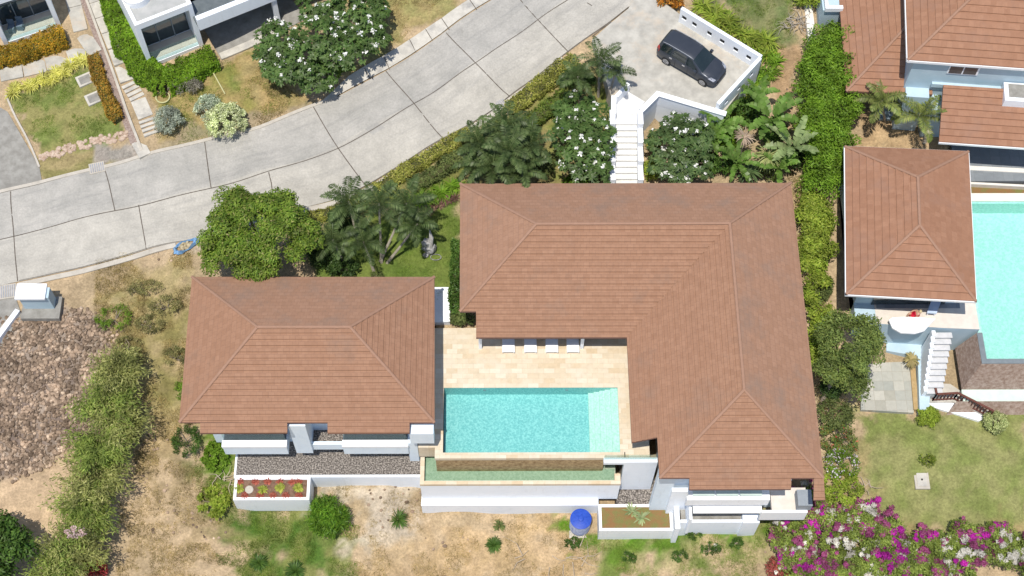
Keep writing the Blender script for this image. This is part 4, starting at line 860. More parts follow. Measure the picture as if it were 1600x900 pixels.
mb=MB(); mb.box(28.2,ny1+.55,-1.2,36,ty-.2,nz-.45); o=mb.build('garden_bed',rust); o['kind']='structure'
mb=MB(); mb.bar((28.6,ty),(36,ty-.45),.3,-.2,nz+.05); mb.bar((28.6,ty-1.0),(36,ty-1.45),.15,-.2,nz-.1); mb.bar((28.6,ty),(28.6,ty-1.6),.25,-.2,nz+.04); o=mb.build('low_wall',mat('cream_coping',(.7,.66,.6),(.76,.73,.68),2,.7)); tag(o,'low cream double kerb wall behind the neighbouring pool','wall')
# small white building piece at top
bwx=W(1290,30,3)
o=thing('outbuilding','small pale building corner with a white framed opening left of the neighbouring roofs','building',(bwx.x,bwx.y+1,1.8))
mb=MB(); a=W(1286,16,3.6);b=W(1316,16,3.6); mb.box(a.x,a.y,1,b.x+1,a.y+6,3.6); mb.build('wall',bluewall,o)
mb=MB(); a=W(1290,14,3.9); mb.box(a.x,a.y,3.6,a.x+1.1,a.y+.25,3.95); mb.box(a.x,a.y+.25,3.6,a.x+.2,a.y+5,3.95); mb.build('parapet',whiteb,o)
mb=MB(); mb.box(b.x-2.0,a.y-1.6,1.2,b.x-1.5,a.y+5,2.3); mb.build('step_wall',mat('cream_coping',(.7,.66,.6),(.76,.73,.68),2,.7),o)
# ---------------------------------------------------------------- modern houses top left
def loggia(name,label,pL,pR,z0_,z1_,extra):
    a=Vector(pL[:2]);b=Vector(pR[:2]);dx=(b-a);L=dx.length;dx.normalize();dy=Vector((-dx.y,dx.x))
    t=thing(name,label,'house',(a.x,a.y,z0_))
    R=lambda x0,y0,x1,y1:[tuple(a+dx*x0+dy*y0),tuple(a+dx*x1+dy*y0),tuple(a+dx*x1+dy*y1),tuple(a+dx*x0+dy*y1)]
    mb=MB(); f=.28; D_=1.5
    mb.prism(R(0,0,f,D_),z0_,z1_);mb.prism(R(L-f,0,L,D_),z0_,z1_);mb.prism(R(f,0,L-f,D_),z0_,z0_+.32);mb.prism(R(f,0,L-f,D_),z1_-.3,z1_); mb.build('balcony_frame',white,t)
    mb=MB(); mb.prism(R(0,D_,L,9),z0_-1.2,z1_); mb.build('wall',white,t)
    h=z1_-z0_
    mb=MB(); mb.prism(R(f+.05,D_-.06,L-f-.05,D_-.01),z0_+.33,z1_-.32); g=mb.build('window',glassm,t)
    mb=MB()
    for zz in (z0_+h*.52,z0_+h*.56): mb.prism(R(f,D_-.14,L-f,D_-.07),zz,zz+.06)
    for k in (1,2): mb.prism(R(f+(L-2*f)*k/3-.03,D_-.12,f+(L-2*f)*k/3+.03,D_-.07),z0_+.33,z1_-.32)
    mb.build('window_frame',mat('grey_paint',(.25,.28,.31),(.3,.33,.36),2,.7),g)
    mb=MB(); mb.prism(R(f,.05,L-f,.08),z0_+.32,z0_+1.35); mb.build('balustrade',bal,t)
    mb=MB(); mb.prism(R(f,.3,L-f,D_-.15),z0_+.32,z0_+.36); mb.build('balcony_floor',mat('cream_floor',(.62,.56,.5),(.7,.65,.58),2,.8),t)
    mb=MB()
    mb.prism(R(0,0.0,L,.22),z1_+.003,z1_+.2);mb.prism(R(0,.22,.22,9),z1_+.003,z1_+.2);mb.prism(R(L-.22,.22,L,9),z1_+.003,z1_+.2); mb.build('roof_parapet',whiteb,t)
    mb=MB(); mb.prism(R(.22,.22,L-.22,9),z1_,z1_+.05); mb.build('roof',mat('flat_roof_grey',(.36,.37,.36),(.44,.44,.43),2,.9),t)
    return t,a,dx,dy,L,R
zB0,zB1=1.15,5.3
hB,aB,dxB,dyB,LB,RB=loggia('modern_house','white flat roofed house with a square framed balcony, ringed by a bright green hedge','x' and W(234,107,zB0),W(319,73,zB0),zB0,zB1,None)
p=W(214,-3,zB1)
mb=MB(); mb.lathe((p.x,p.y,zB1+.05),[(.85,0),(.85,.5),(.75,.62),(.3,.68)],28); mb.build('roof_tank',whiteb,hB,smooth=False)
# carport
zc=5.2; f0=W(308,32,zc);f1=W(424,-14,zc); dd=Vector((f1.x-f0.x,f1.y-f0.y)).normalized(); nn=Vector((-dd.y,dd.x))
mb=MB(); F0_=Vector(f0[:2]);F1_=F0_+dd*9
mb.prism([tuple(F0_),tuple(F1_),tuple(F1_+nn*.35),tuple(F0_+nn*.35)],zc-1.0,zc); mb.build('carport_beam',white,hB)
mb=MB(); mb.prism([tuple(F0_+nn*.35),tuple(F1_+nn*.35),tuple(F1_+nn*6),tuple(F0_+nn*6)],zc-1.1,zc-.9); mb.build('carport_roof',mat('dark_deck',(.10,.12,.13),(.14,.16,.17),3,.6),hB)
mb=MB(); mb.prism([tuple(F0_+nn*2.2),tuple(F1_+nn*2.2),tuple(F1_+nn*2.5),tuple(F0_+nn*2.5)],1.0,zc-.9); mb.build('carport_wall',mat('grey_paint',(.25,.28,.31),(.3,.33,.36),2,.7),hB)
mb=MB(); mb.prism([tuple(F1_-dd*4.2+nn*.1),tuple(F1_-dd*3.9+nn*.1),tuple(F1_-dd*3.9+nn*.4),tuple(F1_-dd*4.2+nn*.4)],1.0,zc-1.0); mb.build('post',white,hB)
struct(drape([GP([(310,30),(346,94),(430,57),(480,30),(430,-30),(330,-30)])],.06,concg,'driveway'))
struct(strip(GP([(345,90),(412,60),(440,48)]),.5,.05,slabm,'kerb',h=.1))
zA0,zA1=.95,5.1
hA,aA,dxA,dyA,LA,RA=loggia('modern_house','white flat roofed house in the top left corner behind an orange hedge','',W(97,43,zA0),zA0,zA1,None) if False else loggia('modern_house','white flat roofed house in the top left corner behind an orange hedge',W(8,73,zA0),W(97,43,zA0),zA0,zA1,None)
for k in (.8,1.35):
    q=aA+dxA*k+dyA*.7; mb=MB(); mb.box(q.x-.2,q.y-.22,zA0+.36,q.x+.2,q.y+.2,zA0+.8); mb.box(q.x-.2,q.y+.18,zA0+.8,q.x+.2,q.y+.26,zA0+1.25)
    o=mb.build('chair',mat('blue_cushion',(.12,.17,.24),(.16,.21,.28),3,.8)); tag(o,'blue balcony chair nearer the left edge of the photo' if k<1 else 'blue balcony chair to the right of its twin','chair','blue chairs on the corner house balcony')
# paths: slabs beside the houses
def slabs(pts,wd,n,name='path_slab',off=.06,m=None,gap=.05):
    P=[Vector(G(*p)[:2]) for p in pts]; L=[(b-a).length for a,b in zip(P,P[1:])]; R_=resample(P,n+1)
    mb=MB()
    for a,b in zip(R_,R_[1:]):
        z=Tz(*((a+b)/2)); d=(b-a).normalized(); mb.bar(a+d*gap/2,b-d*gap/2,wd,z-.2,z+off)
    return struct(mb.build(name,m or slabm))
slabs([(143,-20),(160,25),(183,80),(200,128)],.95,6,'path')
slabs([(200,130),(216,155)],.95,4,'path_steps',.08,gap=.12); slabs([(216,156),(228,184)],.95,1,'path'); slabs([(228,186),(238,212)],.95,4,'path_steps',.08,gap=.12)
slabs([(108,-25),(128,55),(150,85)],.9,3,'path',m=concd); slabs([(0,118),(50,108),(105,92),(140,78)],1.0,4,'path',m=concd)
slabs([(214,220),(228,246)],.75,1,'path',.1)
struct(strip(GP([(128,-20),(150,40),(176,110),(200,180),(222,236)]),.16,-.05,kerbm,'kerb',h=.2))
struct(drape([GP([(118,-20),(130,-20),(152,40),(178,110),(214,222),(204,226),(168,120),(140,40)])],.03,mat('drain_bed',(.2,.14,.12),(.36,.29,.25),9,.9,.02,20),'drain_channel'))
for i,(px,py) in enumerate(((133,125),(147,154))):
    g=G(px,py); t=thing('manhole','square concrete manhole with pale frame, upper one on the corner lawn' if i==0 else 'square concrete manhole with pale frame, lower one beside the orange hedge','manhole',g,'manholes on the corner lawn',rz=.5)
    mb=MB(); mb.box(-.5,-.42,-.1,.5,.42,.08); mb.build('frame',slabm,t,world=False); mb=MB(); mb.box(-.36,-.28,.08,.36,.28,.10); mb.build('lid',concg,t,world=False)
g=G(1440,750); t=thing('manhole','square white rimmed drain cover set in the lawn at the right','manhole',g)
mb=MB(); mb.box(-.42,-.55,-.1,.42,.55,.06); mb.build('frame',kerbm,t,world=False); mb=MB(); mb.box(-.28,-.4,.06,.28,.4,.09); mb.build('lid',slabm,t,world=False); mb=MB(); mb.lathe((0,0,.09),[(.06,0),(.06,.02)],10); mb.build('handle',black,t,world=False)
# grates
def grate(px,py,w_,h_,rz,label,zz=None):
    g=G(px,py); 
    if zz is not None: g=W(px,py,zz)
    t=thing('drain_grate',label,'drain',(g.x,g.y,g.z+.07),rz=rz)
    mb=MB(); mb.box(-w_/2,-h_/2,-.2,w_/2,h_/2,.02); mb.build('frame',kerbm,t,world=False)
    mb=MB(); n=int(w_/.12)
    for i in range(n): x=-w_/2+.1+i*(w_-.2)/(n-1); mb.box(x-.03,-h_/2+.08,.02,x+.03,h_/2-.08,.05)
    mb.build('bars',steel,t,world=False)
grate(152,263,.95,.75,.25,'grey drain grate at the upper kerb below the stone row'); grate(1008,12,1.0,.8,.6,'grey drain grate where the road meets the parking pad')
grate(784,163,.7,.7,.7,'grey drain grate by the hedge above the dark palms'); grate(13,456,.95,.95,.15,'grey drain grate left of the utility box')
# stone row
mb=MB()
for i in range(120):
    t_=i/120; p=G(64+135*t_+random.uniform(-3,3),248-36*t_+random.uniform(-6,6)-5*math.sin(t_*3)); r=random.uniform(.08,.2); mb.rock(p,(r,r,r*.7),seed=i)
o=mb.build('stone_edging',mat('pinkish_stone',(.36,.25,.18),(.56,.45,.36),4,.9)); tag(o,'row of pinkish edging stones along the corner lawn','stones')
for i,(px,py) in enumerate(((288,138),(305,128),(318,133))): pass
# utility box
ub=thing('utility_box','pale utility cabinet with white lid on a grey plinth beside the road','utility box',G(55,480))
g=G(58,490); zz=g.z
mb=MB(); a=W(36,470,zz+.5);b=W(92,497,zz+.5); mb.box(a.x,b.y,zz-.6,b.x,a.y+.3,zz+.45); mb.build('plinth',concg,ub)
a=W(26,446,zz+2.0);b=W(67,466,zz+2.0); mb=MB(); mb.box(a.x+.15,b.y+.1,zz+.45,b.x+.25,a.y-.05,zz+1.85); mb.build('cabinet',bluewall,ub)
mb=MB(); mb.box(a.x,b.y-.05,zz+1.85,b.x+.1,a.y+.12,zz+2.0); mb.build('lid',whiteb,ub)
mb=MB(); q=W(77,482,zz+.3); mb.box(q.x-.25,b.y-1.2,zz+.1,q.x+.25,b.y-1.12,zz+.4); 
# lot wall
a=G(30,488);b=G(-30,580)
mb=MB(); mb.bar(a,b,.3,a.z-1.5,a.z+.35); o=mb.build('boundary_wall',white); tag(o,'white boundary wall running off the left edge beside the rubble','wall')
a=G(22,492);b=G(-40,575); mb=MB(); mb.bar(a,b,.18,a.z-1,a.z+.15); o=mb.build('boundary_wall',kerbm); tag(o,'thin pale kerb wall left of the white boundary wall','wall')
# water tank
tk=thing('water_tank','ribbed blue plastic water tank standing below the white pool wall','water tank',(4.95,27.35,-5.9))
p=W(908,808,-4.2); r=.58; g=(p.x,p.y,-5.95)
bl=mat('blue_plastic',(.012,.055,.36),(.02,.075,.45),5,.5,spec=.35); gt=mat('grey_plastic',(.16,.19,.3),(.35,.38,.48),5,.5)
prof=[(r,0)]
for i in range(8): prof+=[(r,.15+i*.15),(r+.035,.19+i*.15),(r+.035,.23+i*.15),(r,.27+i*.15)]
tk.location=g
mb=MB(); mb.lathe(g,prof+[(r,1.4)],32); mb.build('drum',gt,tk,smooth=False)
mb=MB(); mb.lathe(g,[(r+.01,1.38),(r+.04,1.40),(r+.04,1.44),(r*.96,1.46),(r*.6,1.50),(r*.3,1.52)],32); li=mb.build('lid',bl,tk,smooth=False)
mb=MB(); mb.lathe((g[0],g[1],g[2]+1.51),[(.17,0),(.17,.07),(.1,.1)],16); mb.build('cap',bl,li)
for k in range(6):
    an=k*math.pi/3+.3; mb=MB(); mb.beam((g[0]+.22*math.cos(an),g[1]+.22*math.sin(an),g[2]+1.52),(g[0]+.5*math.cos(an),g[1]+.5*math.sin(an),g[2]+1.47),.06,.05); mb.build('rib',bl,li)
mb=MB(); mb.box(g[0]-.62,g[1]-.68,-6.1,g[0]+.55,g[1]+.6,-5.95); mb.build('base_slab',slabm,tk)
# ---------------------------------------------------------------- foliage builders
def mesh_np(name,V,Fq,m,parent=None,world=True):
    me=bpy.data.meshes.new(name); nv,nf=len(V),len(Fq); k=Fq.shape[1]
    me.vertices.add(nv); me.vertices.foreach_set('co',V.astype(np.float32).ravel())
    me.loops.add(nf*k); me.loops.foreach_set('vertex_index',Fq.astype(np.int32).ravel())
    me.polygons.add(nf); me.polygons.foreach_set('loop_start',np.arange(0,nf*k,k,dtype=np.int32)); 
    me.update(calc_edges=True); me.validate(); me.materials.append(m)
    o=bpy.data.objects.new(name,me); C.objects.link(o)
    if parent:
        o.parent=parent
        if world: o.location=-parent.location
    return o
def unit(a): return a/np.maximum(np.linalg.norm(a,axis=-1,keepdims=True),1e-9)
def leafgeo(P,Nn,Dn,L,Wd):
    """leaf quads (diamond) at P, normal Nn, direction Dn"""
    n=len(P); L=np.broadcast_to(L,(n,))[:,None];Wd=np.broadcast_to(Wd,(n,))[:,None]
    Dn=unit(Dn-Nn*(Dn*Nn).sum(1,keepdims=True)); Sd=np.cross(Nn,Dn)
    a=P; b=P+Dn*L*.5+Sd*Wd*.5+Nn*L*.04; c=P+Dn*L-Nn*L*.12; d=P+Dn*L*.5-Sd*Wd*.5+Nn*L*.04
    V=np.stack([a,b,c,d],1).reshape(-1,3); Fq=np.arange(4*n).reshape(n,4); return V,Fq
def rnd(n): return unit(RNG.normal(size=(n,3)))
def clumpleaves(cen,rad,n_per,L,wr,upb=.5,jit=.6,flat=1.0,low=-.35):
    """leaves over clump spheres"""
    cen=np.repeat(cen,n_per,0); rad=np.repeat(rad,n_per)[:,None]; n=len(cen)
    d=rnd(n); d[:,2]=np.where(d[:,2]<low,-d[:,2],d[:,2]); r=rad*(RNG.random((n,1))**.35)
    P=cen+d*r*np.array([1,1,flat]); N_=unit(d+RNG.normal(size=(n,3))*jit+np.array([0,0,upb])); D_=rnd(n)+d*.6
    return leafgeo(P,N_,D_,L*RNG.uniform(.7,1.25,n),L*wr*RNG.uniform(.8,1.2,n))
def ellclumps(c,R,n,cr,low=-.2,inner=.5):
    d=rnd(n); d[:,2]=np.where(d[:,2]<low,np.abs(d[:,2]),d[:,2]); r=(inner+(1-inner)*RNG.random((n,1))**.5)
    return np.array(c)+d*r*np.array(R), cr*RNG.uniform(.7,1.3,n)
def limbs(mb,base,tips,r0):
    base=Vector(base)
    for t in tips:
        t=Vector(t); m=base.lerp(t,.5)+Vector((random.uniform(-.2,.2),random.uniform(-.2,.2),.2)); mb.tube([base,m,t],[r0,r0*.6,r0*.25],6)
def tree(name,label,cat,px,py,zc,R,ncl,cr,nper,L,wr,m,group=None,base=None,clusters=None,trunk_r=.16,lean=None,upb=.5,jit=.6):
    c=W(px,py,zc); bx_,by_=(c.x,c.y) if base is None else G(*base)[:2]; gz=Tz(bx_,by_)
    t=thing(name,label,cat,(bx_,by_,gz),group)
    cs,rs=ellclumps((c.x,c.y,c.z),R,ncl,cr)
    if clusters:
        for (qx,qy,qz,qr,qn) in clusters:
            q=W(qx,qy,qz); a,b=ellclumps(q,(qr,qr,qr*.7),qn,cr); cs=np.concatenate([cs,a]);rs=np.concatenate([rs,b])
    V,Fq=clumpleaves(cs,rs,nper,L,wr,upb=upb,jit=jit); mesh_np('crown',V,Fq,m,t)
    mb=MB(); hub=Vector((bx_,by_,gz)).lerp(Vector((c.x,c.y,c.z)),.4); mb.tube([(bx_,by_,gz-.2),hub],[trunk_r,trunk_r*.75],8); tips=[Vector(cs[i]) for i in RNG.choice(len(cs),9)]
    limbs(mb,hub,tips,trunk_r*.6); mb.build('trunk',bark,t); return t
def hedge(name,label,cat,path,wd,h,L,wr,m,dens=420,group=None,z=None,rough_=.12,stalk=None):
    """clipped hedge along a px path (px,py pairs on the ground)"""
    P=[G(*p) if z is None else W(p[0],p[1],z) for p in path]; n=max(4,int(sum((b-a).length for a,b in zip(P,P[1:]))/.25)); R_=smooth(resample(P,n),1)
    c=R_[n//2]; t=thing(name,label,cat,(c.x,c.y,Tz(c.x,c.y)),group)
    tot=sum((b-a).length for a,b in zip(R_,R_[1:])); N_=int(tot*(wd+2*h)*dens)
    u=RNG.random(N_)*(n-1.001); i=u.astype(int); f=(u-i)[:,None]; A=np.array([p[:] for p in R_])[:,:2]; C2=A[i]*(1-f)+A[i+1]*f; D2=unit(A[i+1]-A[i]); Nn=np.stack([-D2[:,1],D2[:,0]],1)
    s=RNG.random(N_)*(wd+2*h); top=(s>h)&(s<h+wd); off=np.where(top,s-h-wd/2,np.where(s<=h,-wd/2,wd/2)); hh=np.where(top,h,np.where(s<=h,s,wd+2*h-s))
    jn=(fbm(C2[:,0]*3+off,C2[:,1]*3+hh,3)-.45)*rough_*4
    rr=1-RNG.random(N_)**2*.0
    P2=C2+Nn*(off*(1+jn*.5)+np.sign(off)*jn*(~top))[:,None]; zt=T(P2[:,0],P2[:,1]); hz=hh+top*jn-RNG.random(N_)*.12*top
    P3_=np.column_stack([P2,zt+hz]); nor=np.where(top[:,None],np.array([0,0,1.]),np.column_stack([Nn*np.sign(off)[:,None],np.full(N_,.5)])); nor=unit(nor+RNG.normal(size=(N_,3))*.55)
    V,Fq=leafgeo(P3_,nor,rnd(N_)+np.array([0,0,.4]),L*RNG.uniform(.7,1.3,N_),L*wr*RNG.uniform(.8,1.2,N_)); mesh_np('foliage',V,Fq,m,t)
    mb=MB()
    for k in range(n-1):
        a,b=R_[k],R_[k+1]; zz=Tz(*((a+b)/2)); mb.bar(a,b,wd*.62,zz-.1,zz+h*.8)
    mb.build('stems',mat('dark_hedge_core',(.05,.055,.02),(.08,.08,.03),8,.95),t); return t  # solid dark core added so bright ground doesn't show through the leaves
def bush(name,label,cat,px,py,R,L,wr,m,group=None,n=None,flowers=None,zc=None,world=None,cr=None,ncl=None,upb=.3):
    g=G(px,py) if world is None else Vector(world); 
    t=thing(name,label,cat,tuple(g),group); area=R[0]*R[1]+R[0]*R[2]; ncl=ncl or int(10+area*18); cr=cr or min(R)*.33
    c=(g.x,g.y,g.z+R[2]*.6); cs,rs=ellclumps(c,(R[0]-cr*.6,R[1]-cr*.6,R[2]-cr*.6),ncl,cr,inner=.75); nper=int((n or 260*area/L**1*.12+500)/ncl)+8
    V,Fq=clumpleaves(cs,rs,nper,L,wr,upb=upb); mesh_np('foliage',V,Fq,m,t)
    if flowers:
        fm,fn,fL=flowers; d=rnd(fn); d[:,2]=np.abs(d[:,2]); k=RNG.integers(0,len(cs),fn); P=cs[k]+d*rs[k][:,None]*1.03
        V,Fq=leafgeo(P,unit(d+RNG.normal(size=(fn,3))*.4),rnd(fn),fL,fL*.8); mesh_np('flowers',V,Fq,fm,t)
    mb=MB(); limbs(mb,(g.x,g.y,g.z-.1),[Vector(cs[i]) for i in RNG.choice(len(cs),6)],.04); mb.build('stems',bark,t)
    return t
def straps(mb_pts,center,n,Lm,wd,tilt=(.5,1.2),rs=.1):
    """arching strap leaves: returns V,F arrays"""
    k=5; az=RNG.random(n)*2*math.pi; el=RNG.uniform(*tilt,n); L=Lm*RNG.uniform(.7,1.15,n)
    base=np.array(center)+np.column_stack([np.cos(az)*rs*RNG.random(n),np.sin(az)*rs*RNG.random(n),np.zeros(n)])
    side=np.column_stack([-np.sin(az),np.cos(az),np.zeros(n)]); out=[]; p=base.copy(); e=el.copy()
    for j in range(k):
        ww=wd*(.55+.9*(j/(k-1)))*(1-.92*(j/(k-1))**3)*.5 if j<k-1 else .004
        out+= [p-side*ww,p+side*ww]; step=L/(k-1); p=p+np.column_stack([np.cos(az)*np.cos(e),np.sin(az)*np.cos(e),np.sin(e)])*step[:,None]; e=e-RNG.uniform(.25,.6,n)
    V=np.stack(out,1).reshape(-1,3); idx=np.arange(n)[:,None]*(2*k); F_=[]
    for j in range(k-1): F_.append(np.column_stack([idx[:,0]+2*j,idx[:,0]+2*j+1,idx[:,0]+2*j+3,idx[:,0]+2*j+2]))
    return V,np.concatenate(F_)
def merge(L_):
    V=[];F_=[];b=0
    for v,f in L_: V.append(v);F_.append(f+b);b+=len(v)
    return np.concatenate(V),np.concatenate(F_)
def rosette(name,label,cat,loc,n,L,wd,m,tilt=(.3,1.3),group=None):
    t=thing(name,label,cat,loc,group); V,Fq=straps(None,(0,0,0),n,L,wd,tilt); mesh_np('leaves',V,Fq,m,t,world=False); return t
def strapbed(name,label,cat,path,spread,n,per,L,wd,m,group=None,tilt=(.6,1.4)):
    P=[G(*p) for p in path]; R_=resample(P,max(2,n)); c=R_[len(R_)//2]; t=thing(name,label,cat,(c.x,c.y,Tz(c.x,c.y)),group); L_=[]
    for p in R_:
        x,y=p.x+random.uniform(-spread,spread),p.y+random.uniform(-spread,spread); L_.append(straps(None,(x,y,Tz(x,y)),per,L*random.uniform(.8,1.15),wd,tilt))
    V,Fq=merge(L_); mesh_np('leaves',V,Fq,m,t); return t
# palm
def frond(az,el,L,n=26,ll=.55,droop=.9,wd=.045,kk=.75):
    """pinnate frond: rachis + leaflets, arrays"""
    t=np.linspace(0,1,n); th=el-droop*t**1.3*1.5; ds=L/(n-1); x=np.cumsum(np.cos(th))*ds; z=np.cumsum(np.sin(th))*ds
    ca,sa=math.cos(az),math.sin(az); P=np.column_stack([x*ca,x*sa,z]); T_=np.column_stack([np.cos(th)*ca,np.cos(th)*sa,np.sin(th)]); S_=np.array([-sa,ca,0.]); N_=np.cross(T_,S_)*-1
    Lr=1
    lw=ll*np.sin(np.clip(t*.9+.12,0,1)*math.pi)**.6; out=[]
    for sg in (1,-1):
        i=np.arange(2,n); d=unit(S_*sg*1.0+T_[i]*(.55)-np.array([0,0,1])*kk*RNG.uniform(.5,1.3,(len(i),1))+RNG.normal(size=(len(i),3))*.08)
        nn=unit(np.cross(d,T_[i])*sg); out.append(leafgeo(P[i],nn,d,lw[i]*RNG.uniform(.85,1.1,len(i)),wd*RNG.uniform(.9,1.3,len(i))))
    # rachis
    V=np.stack([P-S_*.018,P+S_*.018],1).reshape(-1,3); Fr=np.array([[2*j,2*j+1,2*j+3,2*j+2] for j in range(n-1)]); out.append((V,Fr))
    return merge(out)
def palmproto(seed,nf,L,ll,wd,droop,m,elr=(.1,1.35),n=26):
    L_=[]
    for k in range(nf):
        az=2*math.pi*k*.382+random.uniform(-.3,.3); el=elr[0]+(elr[1]-elr[0])*(k/(nf-1)); L_.append(frond(az,el,L*random.uniform(.85,1.1),n,ll,droop*random.uniform(.8,1.2),wd))
    V,Fq=merge(L_); me=mesh_np('crown',V,Fq,m); C.objects.unlink(me); return me
pmd=leafmat('palm_leaf_dark',(.03,.055,.015),(.09,.12,.045),.2,.42); pml=leafmat('palm_leaf_olive',(.09,.13,.03),(.2,.22,.07),.25,.4); bnm=leafmat('banana_leaf',(.07,.14,.02),(.13,.2,.05),.3,.35)
pA=[palmproto(i,11,2.0,.46,.05,1.15,pmd,elr=(.25,1.4),n=40) for i in range(3)]; pO=[palmproto(9+i,10,2.1,.5,.07,1.1,pml,elr=(.2,1.4),n=36) for i in range(2)]
pB=[palmproto(20+i,12,2.05,.42,.075,1.3,pmd,elr=(.5,1.45),n=34) for i in range(2)]
def palm(label,px,py,zc,base,proto,sc=1.0,group=None,tr=.07):
    c=W(px,py,zc); g=G(*base) if base else Vector((c.x+.1,c.y,Tz(c.x,c.y))); t=thing('palm_tree',label,'palm',tuple(g),group)
    cr=proto.copy(); C.objects.link(cr); cr.name='crown'; cr.parent=t; cr.location=(c.x-g.x,c.y-g.y,c.z-g.z); cr.scale=(sc,sc,sc); cr.rotation_euler=(0,0,random.random()*6)
    m=g.lerp(c,.5)+Vector((0,0,-.15)); mb=MB(); mb.tube([g-Vector((0,0,.2)),m,c],[tr*1.5,tr,tr*.85],8); mb.build('trunk',palmbark,t); return t
gp='palms in the garden between the villas'
palm('palm with a long pale leaning trunk, nearest the lawn between the villas',635,318,3.6,(592,410),pA[0],1.0,gp)
palm('palm with a straight pale trunk in the middle of the garden group',592,318,3.9,(596,412),pA[1],1.0,gp)
palm('palm at the top of the garden group beside the road kerb',545,315,3.4,(560,380),pA[2],1.05,gp)
palm('low palm at the left of the garden group by the mango tree',520,375,2.6,(548,430),pA[0],.95,gp)
palm('short palm at the roof edge of the smaller villa',568,378,2.4,(585,425),pA[1],.9,gp)
palm('spreading palm at the right of the garden group above the lawn shadow',652,350,3.0,(602,412),pA[2],.85,gp)
gb_='dark broad palms above the large roof'
for i,(px,py,z_,s_) in enumerate(((748,225,3.2,1.0),(790,200,3.6,1.05),(828,225,3.3,1.0),(770,262,2.9,1.05),(815,268,2.9,1.05),(742,258,2.6,.8),(795,238,3.9,1.0))):
    palm(['leftmost dark broad palm beside the road kerb','topmost dark broad palm next to the kerb drain','dark broad palm beside the small tree with white flowers','dark broad palm overhanging the roof edge at left','dark broad palm overhanging the roof edge at right','smallest dark broad palm at the roof corner','tallest dark broad palm in the middle of its clump'][i],px,py,z_,None,pB[i%2],s_,gb_,.1)
gq='palms beside the top of the white stairs'
palm('palm with a visible pale trunk left of the stairs group',903,120,4.6,(907,160),pA[1],.82,gq);palm('tallest palm leaning over the parking pad edge',938,92,5.2,(935,150),pA[0],.85,gq);palm('palm touching the white wall at the head of the stairs',962,112,4.6,(948,160),pA[2],.75,gq)
palm('olive palm under the eave of the lower neighbouring roof, left one',1378,158,3.3,(1385,190),pO[0],.95,'olive palms in the neighbouring courtyard');palm('olive palm against the blue neighbouring wall, right one',1437,180,3.0,(1440,205),pO[1],.95,'olive palms in the neighbouring courtyard')
# banana plants and fan palm
def blade(az,el,L,wd,droop=.8):
    n=9;t=np.linspace(0,1,n);th=el-droop*t**1.2;ds=L/(n-1);x=np.cumsum(np.cos(th))*ds;z=np.cumsum(np.sin(th))*ds;ca,sa=math.cos(az),math.sin(az)
    P=np.column_stack([x*ca,x*sa,z]);S_=np.array([-sa,ca,0]);w_=wd*np.sin(np.clip(t*.95+.05,0,1)*math.pi)**.5*.5
    Lf=P+S_*w_[:,None]+np.array([0,0,1])*w_[:,None]*.25;Rt=P-S_*w_[:,None]+np.array([0,0,1])*w_[:,None]*.25; out=[]
    for A in (Lf,Rt):
        # torn strips
        for j in range(n-1):
            q=np.stack([P[j],P[j+1],A[j+1]*.93+A[j]*.07+RNG.normal(size=3)*.03,A[j]*.93+A[j+1]*.07+RNG.normal(size=3)*.03]); out.append((q,np.array([[0,1,2,3]])))
    return merge(out)
def banana(label,px,py,zc,n,L,wd,m,group,h0=1.6):
    c=W(px,py,zc); gz=Tz(c.x,c.y); t=thing('banana_plant',label,'banana plant',(c.x,c.y,gz),group); L_=[]
    for k in range(n): v,f=blade(2*math.pi*k*.382+random.random()*.5,random.uniform(.3,1.2),L*random.uniform(.75,1.15),wd*random.uniform(.8,1.1),random.uniform(.6,1.3)); L_.append((v+np.array([0,0,zc-gz]),f))
    V,Fq=merge(L_); mesh_np('leaves',V,Fq,m,t,world=False); mb=MB(); mb.tube([(0,0,-.1),(0,0,zc-gz+.1)],[.13,.07],8); mb.build('stem',bnm,t,world=False)
gn='banana plants right of the parking walls'
banana('banana plant beside the parking wall corner with narrow leaves',1130,190,2.4,11,1.5,.42,bnm,gn);banana('banana plant with one huge bright leaf pointing up the slope',1205,185,2.8,10,2.2,.62,bnm,gn);banana('banana plant with fringed leaves reaching the tall hedge',1238,232,2.4,11,1.9,.5,leafmat('banana_leaf_pale',(.13,.18,.07),(.22,.27,.12),.3,.35),gn);banana('dark banana plant close to the large roof edge',1150,255,1.9,11,1.6,.42,bnm,gn);banana('banana plant in the middle of the group beside the dry fan palm',1180,150,2.6,9,1.5,.4,bnm,gn)
def fan(label,px,py,zc,m,R=.75,n=60,group=None,nm='fan_palm'):
    c=W(px,py,zc);gz=Tz(c.x,c.y);t=thing(nm,label,'fan palm',(c.x,c.y,gz),group);V,Fq=straps(None,(0,0,zc-gz),n,R,.07,(-.1,1.0),.05);mesh_np('leaves',V,Fq,m,t,world=False);mb=MB();mb.tube([(0,0,-.1),(0,0,zc-gz)],[.1,.07],8);mb.build('trunk',palmbark,t,world=False)
fan('dead tan fan palm head among the banana plants',1163,215,2.7,leafmat('dead_frond',(.3,.22,.16),(.42,.33,.25),.1,.8));fan('pale green fan palm above the corner of the large roof',1200,245,2.0,leafmat('fan_leaf',(.2,.24,.08),(.34,.34,.16),.3,.5),1.1,110);fan('low dark fan palm between banana plants and roof',1170,270,1.4,leafmat('fan_leaf_dark',(.05,.09,.03),(.09,.13,.05),.2,.5),1.0,80)
